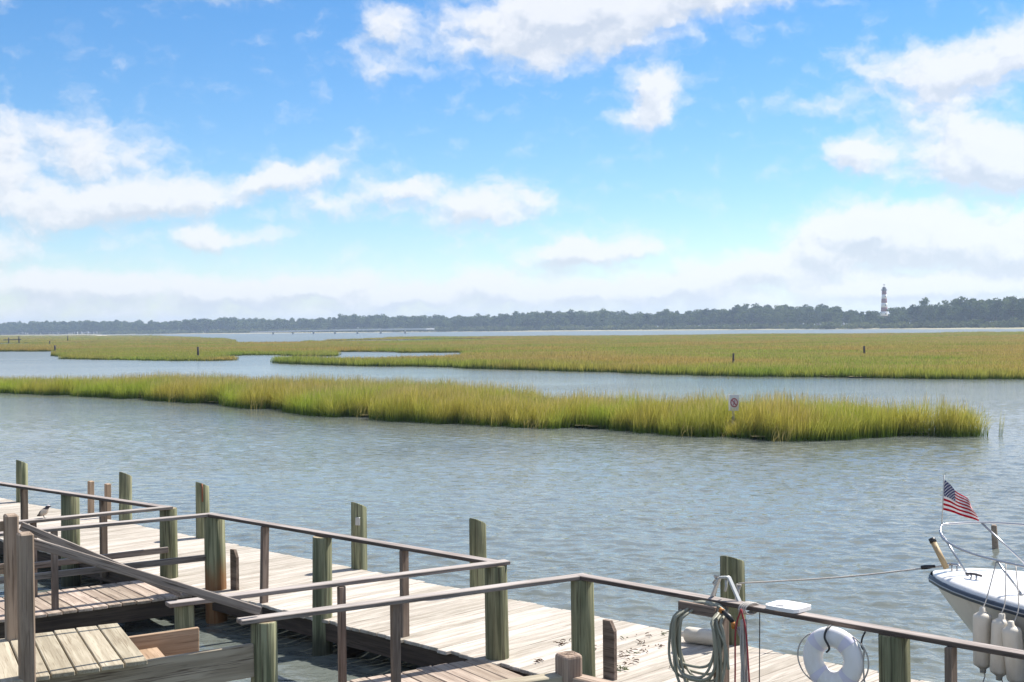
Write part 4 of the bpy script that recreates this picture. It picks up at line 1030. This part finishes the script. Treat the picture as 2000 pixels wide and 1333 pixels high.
# ------------------------------------------------------------------ boat
BT = 13.62; BS = -6.74; BL = 6.6       # bow tip, parallel to the dock, stern towards +s
def bpt(u, side, z): return dk(BS + u, BT - side, z)     # side > 0 : dock side
def sheer(u): return 1.235 - .055 * u + .005 * u * u
def hb(u):
    k = min(1, u / 3.0); return 1.12 * (1 - (1 - k) ** 2.05) ** .62 if u > 0 else 0.0
def flag_mat():
    mt, t, b, o = new_mat('flag_print')
    uv = t.new('ShaderNodeUVMap'); x, y, z = t.sep(uv.outputs[0])
    st = t.math('MODULO', t.math('FLOOR', t.math('MULTIPLY', y, 13.0)), 2.0)
    c = t.mix(st, (.46, .012, .03, 1), (.74, .72, .72, 1))
    can = t.math('MULTIPLY', t.math('LESS_THAN', x, .40), t.math('GREATER_THAN', y, 6 / 13))
    sx = t.math('MULTIPLY', x, 11 / .40); sy = t.math('MULTIPLY', t.math('SUBTRACT', y, 6 / 13), 9 * 13 / 7)
    par = t.math('MODULO', t.math('ADD', t.math('FLOOR', sx), t.math('FLOOR', sy)), 2.0)
    dx = t.math('SUBTRACT', t.math('FRACT', sx), .5); dy = t.math('SUBTRACT', t.math('FRACT', sy), .5)
    dot = t.math('LESS_THAN', t.math('ADD', t.math('MULTIPLY', dx, dx), t.math('MULTIPLY', dy, dy)), .17)
    star = t.math('MULTIPLY', dot, t.math('LESS_THAN', par, .5))
    c = t.mix(can, c, t.mix(star, (.02, .03, .13, 1), (.72, .72, .74, 1)))
    dif = t.new('ShaderNodeBsdfDiffuse'); t.link(c, dif.inputs[0]); tr = t.new('ShaderNodeBsdfTranslucent'); t.link(c, tr.inputs[0])
    ms = t.new('ShaderNodeMixShader'); ms.inputs[0].default_value = .35; t.link(dif.outputs[0], ms.inputs[1]); t.link(tr.outputs[0], ms.inputs[2]); t.link(ms.outputs[0], o.inputs[0])
    return mt
def build_boat():
    e = empty('motor_boat', bpt(3.0, 0, 0), 'white motor boat with dark blue rub rail moored bow-on at the right', 'boat'); base = Matrix.Translation(WM[e.name].translation); b0 = WM[e.name].translation
    us = [0, .06, .15, .3, .5, .75, 1.05, 1.4, 1.8, 2.3, 2.9, 3.6, 4.4, 5.2, 6.0, BL]
    def stem_z(u): return 1.2 - 1.55 * min(1, (u / 1.55)) ** .8 if u < 1.55 else -.35     # lowest point of section
    def section(u):
        """from sheer (dock side) round the keel to the other sheer"""
        hs, b = sheer(u), hb(u); kz = min(stem_z(u), hs - .03); pts = []
        for k in range(9):
            q = k / 8
            w = b * (1 - q) ** (.62 if q < .7 else .75) if u < 2.2 else b * (1 - max(0, q - .55) / .45) ** .8 * (1 - .10 * q)
            pts.append((w, hs + (kz - hs) * q))
        return pts
    def loft(zlo, zhi, name, mat):
        V, Fq = [], []; rows = []
        for u in us:
            sec = section(u); zz = [p[1] for p in sec]; ww = [p[0] for p in sec]
            row = []
            for side in (1, -1):
                for k in range(7):
                    z = zhi(u) + (max(zlo(u), zz[-1]) - zhi(u)) * k / 6; z = max(z, zz[-1])
                    w = float(np.interp(-z, [-q for q in zz], ww)); row.append(len(V)); V.append(bpt(u, side * max(w, .004), z) - b0)
            rows.append(row)
        for i in range(len(us) - 1):
            for sd in (0, 7):
                for k in range(6):
                    a, b, c, d = rows[i][sd + k], rows[i][sd + k + 1], rows[i + 1][sd + k + 1], rows[i + 1][sd + k]; Fq.append((a, b, c, d) if sd else (d, c, b, a))
        r = rows[-1]; Fq.append(tuple(r[:7] + r[7:][::-1]))
        me = mesh_py(name, V, Fq, True); me.polygons[-1].use_smooth = False; obj(name, me, base, e, mat)
    wl = .30
    loft(lambda u: wl, lambda u: max(sheer(u), wl + .02), 'hull', M['hull'])
    loft(lambda u: -.35, lambda u: wl - .001, 'bottom', M['black'])
    # deck: crowned, with a rounded shoulder inside the rub rail
    V, Fq = [], []; cols = [(1.0, .0), (.985, .03), (.94, .055), (.86, .068), (.6, .088), (.3, .10), (0, .105)]
    cols = cols + [(-c, z) for c, z in cols[-2::-1]]
    for u in us[:11]:
        for c, z in cols: V.append(bpt(u + .01, c * hb(u + .01) * .985, sheer(u) + z * min(1, u / .5 + .25)) - b0)
    nc = len(cols)
    for i in range(10):
        for k in range(nc - 1): Fq.append((i * nc + k, i * nc + k + 1, (i + 1) * nc + k + 1, (i + 1) * nc + k))
    obj('foredeck', mesh_py('foredeck', V, Fq, True), base, e, M['white'])
    # cuddy and cockpit coaming further aft
    V, Fq = [], []
    for u, w, z in ((1.75, .55, .07), (2.0, .62, .28), (2.9, .86, .42), (3.5, .92, .46)):
        for c, k in ((1, 0), (.96, .8), (.8, 1), (0, 1.08), (-.8, 1), (-.96, .8), (-1, 0)): V.append(bpt(u, c * w, sheer(u) + .06 + z * k) - b0)
    for i in range(3):
        for k in range(6): Fq.append((i * 7 + k, i * 7 + k + 1, (i + 1) * 7 + k + 1, (i + 1) * 7 + k))
    Fq.append(tuple(21 + k for k in range(7)))
    obj('cuddy', mesh_py('cuddy', V, Fq, True), base, e, M['white'])
    V, Fq = [], []
    for u in us[10:]:
        for w, z in ((1.0, 0), (1.0, .06), (.86, .06), (.86, -.5), (-.86, -.5), (-.86, .06), (-1, .06), (-1, 0)): V.append(bpt(u, w * hb(u) * .99, sheer(u) + z) - b0)
    for i in range(len(us[10:]) - 1):
        for k in range(7): Fq.append((i * 8 + k, i * 8 + k + 1, (i + 1) * 8 + k + 1, (i + 1) * 8 + k))
    Fq.append(tuple(range((len(us[10:]) - 1) * 8 + 7, (len(us[10:]) - 1) * 8 - 1, -1)))
    obj('cockpit', mesh_py('cockpit', V, Fq), base, e, M['white'])
    gl = plain('windscreen_glass', (.05, .06, .065), .08)
    V = [bpt(3.4, s_ * .85, sheer(3.4) + z) - b0 + EV * dx for s_ in (1, 0, -1) for z, dx in ((.50, -.25 if s_ == 0 else 0), (.95, .1 if s_ == 0 else .35))]
    V2 = [v + EV * .012 + ZV * .002 for v in V]; n = 6
    Fq = [(0, 1, 3, 2), (2, 3, 5, 4), (8, 9, 7, 6), (10, 11, 9, 8), (0, 2, 8, 6), (2, 4, 10, 8), (1, 7, 9, 3), (3, 9, 11, 5), (0, 6, 7, 1), (4, 5, 11, 10)]
    obj('windscreen', mesh_py('windscreen', V + V2, Fq), base, e, gl)
    # rub rail
    for side in (1, -1):
        V, Fq = [], []
        for u in us:
            for dw, z in ((.0, .012), (.026, .006), (.032, -.03), (.026, -.066), (0, -.072)): V.append(bpt(u - (.03 if u < .1 else 0), side * (hb(u) + dw * (1 if u > .02 else .6)), sheer(u) + z) - b0)
        for i in range(len(us) - 1):
            for k in range(4): q = (i * 5 + k, i * 5 + k + 1, (i + 1) * 5 + k + 1, (i + 1) * 5 + k); Fq.append(q if side < 0 else q[::-1])
        Fq.append((0, 1, 2, 3, 4)); rb = obj('rub_rail', mesh_py('rub_rail', V, Fq, True), base, e, M['navy'])
        tube('rail_insert', [bpt(u - (.035 if u < .1 else 0), side * (hb(u) + .030), sheer(u) - .030) for u in us], .007, M['steel'], rb, 5)
    # pulpit rail
    def rl(u, side): return bpt(u, side * (hb(max(u, .22)) * .80), sheer(u) + .50)
    tip = bpt(.10, 0, sheer(0) + .555)
    for side in (1, -1):
        if side == 1: pts = [tip, bpt(.13, .10, sheer(0) + .50), bpt(.26, .26, sheer(0) + .43), bpt(.6, .46, sheer(0) + .37), bpt(1.0, .62, sheer(0) + .345), bpt(1.6, .78, sheer(0) + .33), bpt(2.4, .9, sheer(0) + .30)]
        else: pts = [tip, bpt(.16, -.10, sheer(0) + .56), bpt(.4, -.34, sheer(0) + .57), bpt(.8, -.55, sheer(0) + .56), bpt(1.5, -.78, sheer(0) + .53), bpt(2.4, -.92, sheer(0) + .48)]
        tube('pulpit_rail', spline(pts, 6), .0135, M['steel'], e, 8)
    for p, q in ((bpt(.14, .11, sheer(0) + .49), bpt(.52, .24, sheer(.5) + .085)), (bpt(.4, -.34, sheer(0) + .57), bpt(.95, -.50, sheer(.9) + .085)), (bpt(1.0, .62, sheer(0) + .345), bpt(1.25, .60, sheer(1.2) + .09)), (bpt(1.5, -.78, sheer(0) + .53), bpt(1.8, -.74, sheer(1.8) + .09))):
        tube('stanchion', [p, q], .012, M['steel'], e, 8)
        ft = lathe_mesh('stanchion_foot', [(.03, 0), (.028, .012), (.016, .02)], 12); obj('stanchion_foot', ft, Matrix.Translation(q - ZV * .008), e, M['steel'])
    # tan tube with black cap strapped to the pulpit
    tb = tube('tan_tube', [bpt(.02, .05, sheer(0) + .36), bpt(.20, .10, sheer(0) + .09)], .033, plain('tan_plastic', (.42, .30, .16), .6), e, 12)
    tube('black_cap', [bpt(0, .045, sheer(0) + .395), bpt(.025, .052, sheer(0) + .352)], .039, M['black'], tb, 12)
    # cleats and deck fittings
    for u, s_ in ((.26, .03), (.62, .33)):
        c = empty_part = tube('cleat', [bpt(u - .09, s_, sheer(u) + .135), bpt(u - .03, s_, sheer(u) + .145), bpt(u + .03, s_, sheer(u) + .145), bpt(u + .09, s_, sheer(u) + .135)], .013, M['steel'] if u < .4 else M['darkiron'], e, 8)
        tube('cleat_foot', [bpt(u - .03, s_, sheer(u) + .07), bpt(u - .03, s_, sheer(u) + .14)], .011, M['steel'], c, 6); tube('cleat_foot', [bpt(u + .03, s_, sheer(u) + .07), bpt(u + .03, s_, sheer(u) + .14)], .011, M['steel'], c, 6)
    hm = lathe_mesh('hatch', [(.24, 0), (.24, .02), (.21, .032)], 24); obj('hatch', hm, Matrix.Translation(bpt(1.35, 0, sheer(1.35) + .098)), e, M['white'])
    # flag staff and flag
    st0, st1 = tip, tip + ZV * .56 + EV * .03
    tube('flag_staff', [st0 - ZV * .02, st1], .007, M['galv'], e, 6)
    fl_o = empty('flag', st0 + ZV * .2, 'small striped and starred flag in red, white and blue flying from the boat bow', 'flag')
    nx, ny = 26, 14; V, Fq, UV = [], [], []
    fx = Vector((.80, -.60, 0))
    for j in range(ny + 1):
        for i in range(nx + 1):
            u_, v_ = i / nx, j / ny
            p = st0.lerp(st1, .30 + .62 * v_)
            drop = -.07 * u_ - .03 * u_ * u_ - (.20 * u_ * v_ ** 1.5)
            out = .395 * u_ - .06 * u_ * v_
            wv = .028 * math.sin(u_ * 8.5 + v_ * 2.2) * (u_ ** .7) + .075 * v_ * u_ * math.sin(u_ * 11)
            V.append(p + fx * out + ZV * drop + Vector((.6, .8, 0)) * wv - WM[fl_o.name].translation); UV.append((u_, v_))
    for j in range(ny):
        for i in range(nx): a = j * (nx + 1) + i; Fq.append((a, a + 1, a + nx + 2, a + nx + 1))
    me = mesh_py('cloth', V, Fq, True); uvl = me.uv_layers.new(name='UVMap')
    for lp in me.loops: uvl.data[lp.index].uv = UV[lp.vertex_index]
    fo = obj('cloth', me, Matrix.Translation(WM[fl_o.name].translation), fl_o, flag_mat())
    so = fo.modifiers.new('thickness', 'SOLIDIFY'); so.thickness = .0015
    # fenders on the dock side
    for i, (u, dz, ang, lb) in enumerate(((.98, .80, 0, 'leftmost of the three cream fenders hanging on the boat'), (1.20, .78, .05, 'middle of the three cream fenders hanging on the boat'), (1.36, .74, -.10, 'rightmost of the three cream fenders hanging on the boat'))):
        p = bpt(u, hb(u) + .135, dz); fe = empty('boat_fender', p, lb, 'fender', None)
        me = fender_mesh(.53, .095); me.materials.append(M['fender']); obj('body', me, Matrix.Translation(p) @ Matrix.Rotation(ang, 4, 'Y'), fe)
        rp = bpt(1.0 + .1 * i, .62, sheer(0) + .34); top = p + ZV * .315
        tube('lanyard', spline([top, bpt(u, hb(u) + .02, sheer(u) + .05), rp], 5), .006, M['rope'], fe, 6)
        tube('tail', spline([p - ZV * .31, p - ZV * .36 + EV * .02, p - ZV * .43], 4), .006, M['rope'], fe, 6)
    # mooring line with black snubber
    A = dk(-8.28, 12.02, 1.15); Bp = bpt(.22, .03, sheer(.2) + .13); mid = A.lerp(Bp, .5) - ZV * .03
    ml = empty('mooring_line', A, 'pale mooring line stretched from the broad piling to the boat bow', 'rope')
    tube('line', spline([A, mid, Bp], 10), .009, M['rope'], ml, 6)
    q0, q1 = A.lerp(Bp, .86), A.lerp(Bp, .925); tube('snubber', [q0 + ZV * .0, q0.lerp(q1, .3), q1], [.022, .026, .018], M['black'], ml, 8)
    for kk, (ds, zz) in enumerate(((.13, 1.10), (-.13, 1.16))):
        tube('knot', [dk(-8.40 + ds * 1.15 + .03 * math.cos(w * 1.7), 11.96 + .025 * math.sin(w * 1.1), zz + .045 * math.sin(w)) for w in [i * .5 for i in range(18)]], .011, M['rope'], ml, 6)
        V = spline([dk(-8.40 + ds, 12.0, zz), dk(-8.40 + ds * 1.25, 11.96, zz - .05), dk(-8.40 + ds, 11.95, zz - .10), dk(-8.40 + ds * 1.3, 11.95, zz - .2)], 5); tube('tail', V, .011, M['rope'], ml, 6)
build_boat()
ws = stake('water_stake', (8.66, 23.0, 0), .42, .055, 'short grey stake in the water behind the boat bow', lean=-.06); ws.data.materials.clear(); ws.data.materials.append(M['newpost'])

# ------------------------------------------------------------------ bird on the finger-pier rail
def build_bird():
    p = dk(-16.86, 7.98, RAIL); 
    spine = [(-.075, 0, .045, .006), (-.055, 0, .052, .016), (-.03, 0, .068, .032), (0, 0, .088, .038), (.018, 0, .108, .033), (.028, 0, .125, .022), (.036, 0, .138, .020), (.046, 0, .146, .019), (.058, 0, .146, .013), (.066, 0, .144, .005), (.078, 0, .141, .002)]
    V, Fq = tube_np([Vector(s[:3]) for s in spine], [s[3] for s in spine], 12)
    me = mesh_py('bird_body', V, Fq, True); mt, t, b, o = new_mat('bird_plumage')
    tc = t.new('ShaderNodeTexCoord'); x, y, z = t.sep(tc.outputs['Object'])
    c = t.mix(t.ramp(x, -.05, -.02), (.12, .08, .05, 1), (.72, .57, .43, 1)); c = t.mix(t.ramp(z, .112, .124), c, (.06, .045, .05, 1)); c = t.mix(t.ramp(z, .150, .158), c, (.55, .52, .52, 1))
    t.link(c, b.inputs['Base Color']); b.inputs['Roughness'].default_value = .8
    e = empty('bird', p, 'small tan bird with dark head perched on the left rail', 'bird'); Mx = Matrix.Translation(p - ZV * .022) @ Matrix.Rotation(R(10), 4, 'Z') @ Matrix.Scale(1.25, 4)
    obj('body', me, Mx, e, mt)
    for sy in (-.013, .013):
        v, f = tube_np([(-.004, sy, .062), (-.006, sy, .04), (.0, sy, .019), (.02, sy, .0185)], [.004, .0025, .0025, .0018], 5); obj('leg', mesh_py('leg', v, f, True), Mx, e, M['darkiron'])
build_bird()

# ------------------------------------------------------------------ haze
def build_haze():
    me = box_mesh(10800, 10800, 60, 0, 0, 0); o = obj('haze', me, Matrix.Translation((0, 0, 27))); tag(o, kind='stuff')
    mt = bpy.data.materials.new('haze'); mt.use_nodes = True; t = NT(mt.node_tree); t.n.clear()
    out = t.new('ShaderNodeOutputMaterial'); pv = t.new('ShaderNodeVolumePrincipled'); t.link(pv.outputs[0], out.inputs['Volume'])
    pv.inputs['Color'].default_value = (.62, .78, 1.0, 1); pv.inputs['Density'].default_value = .00022; pv.inputs['Anisotropy'].default_value = .25
    me.materials.append(mt)
build_haze()
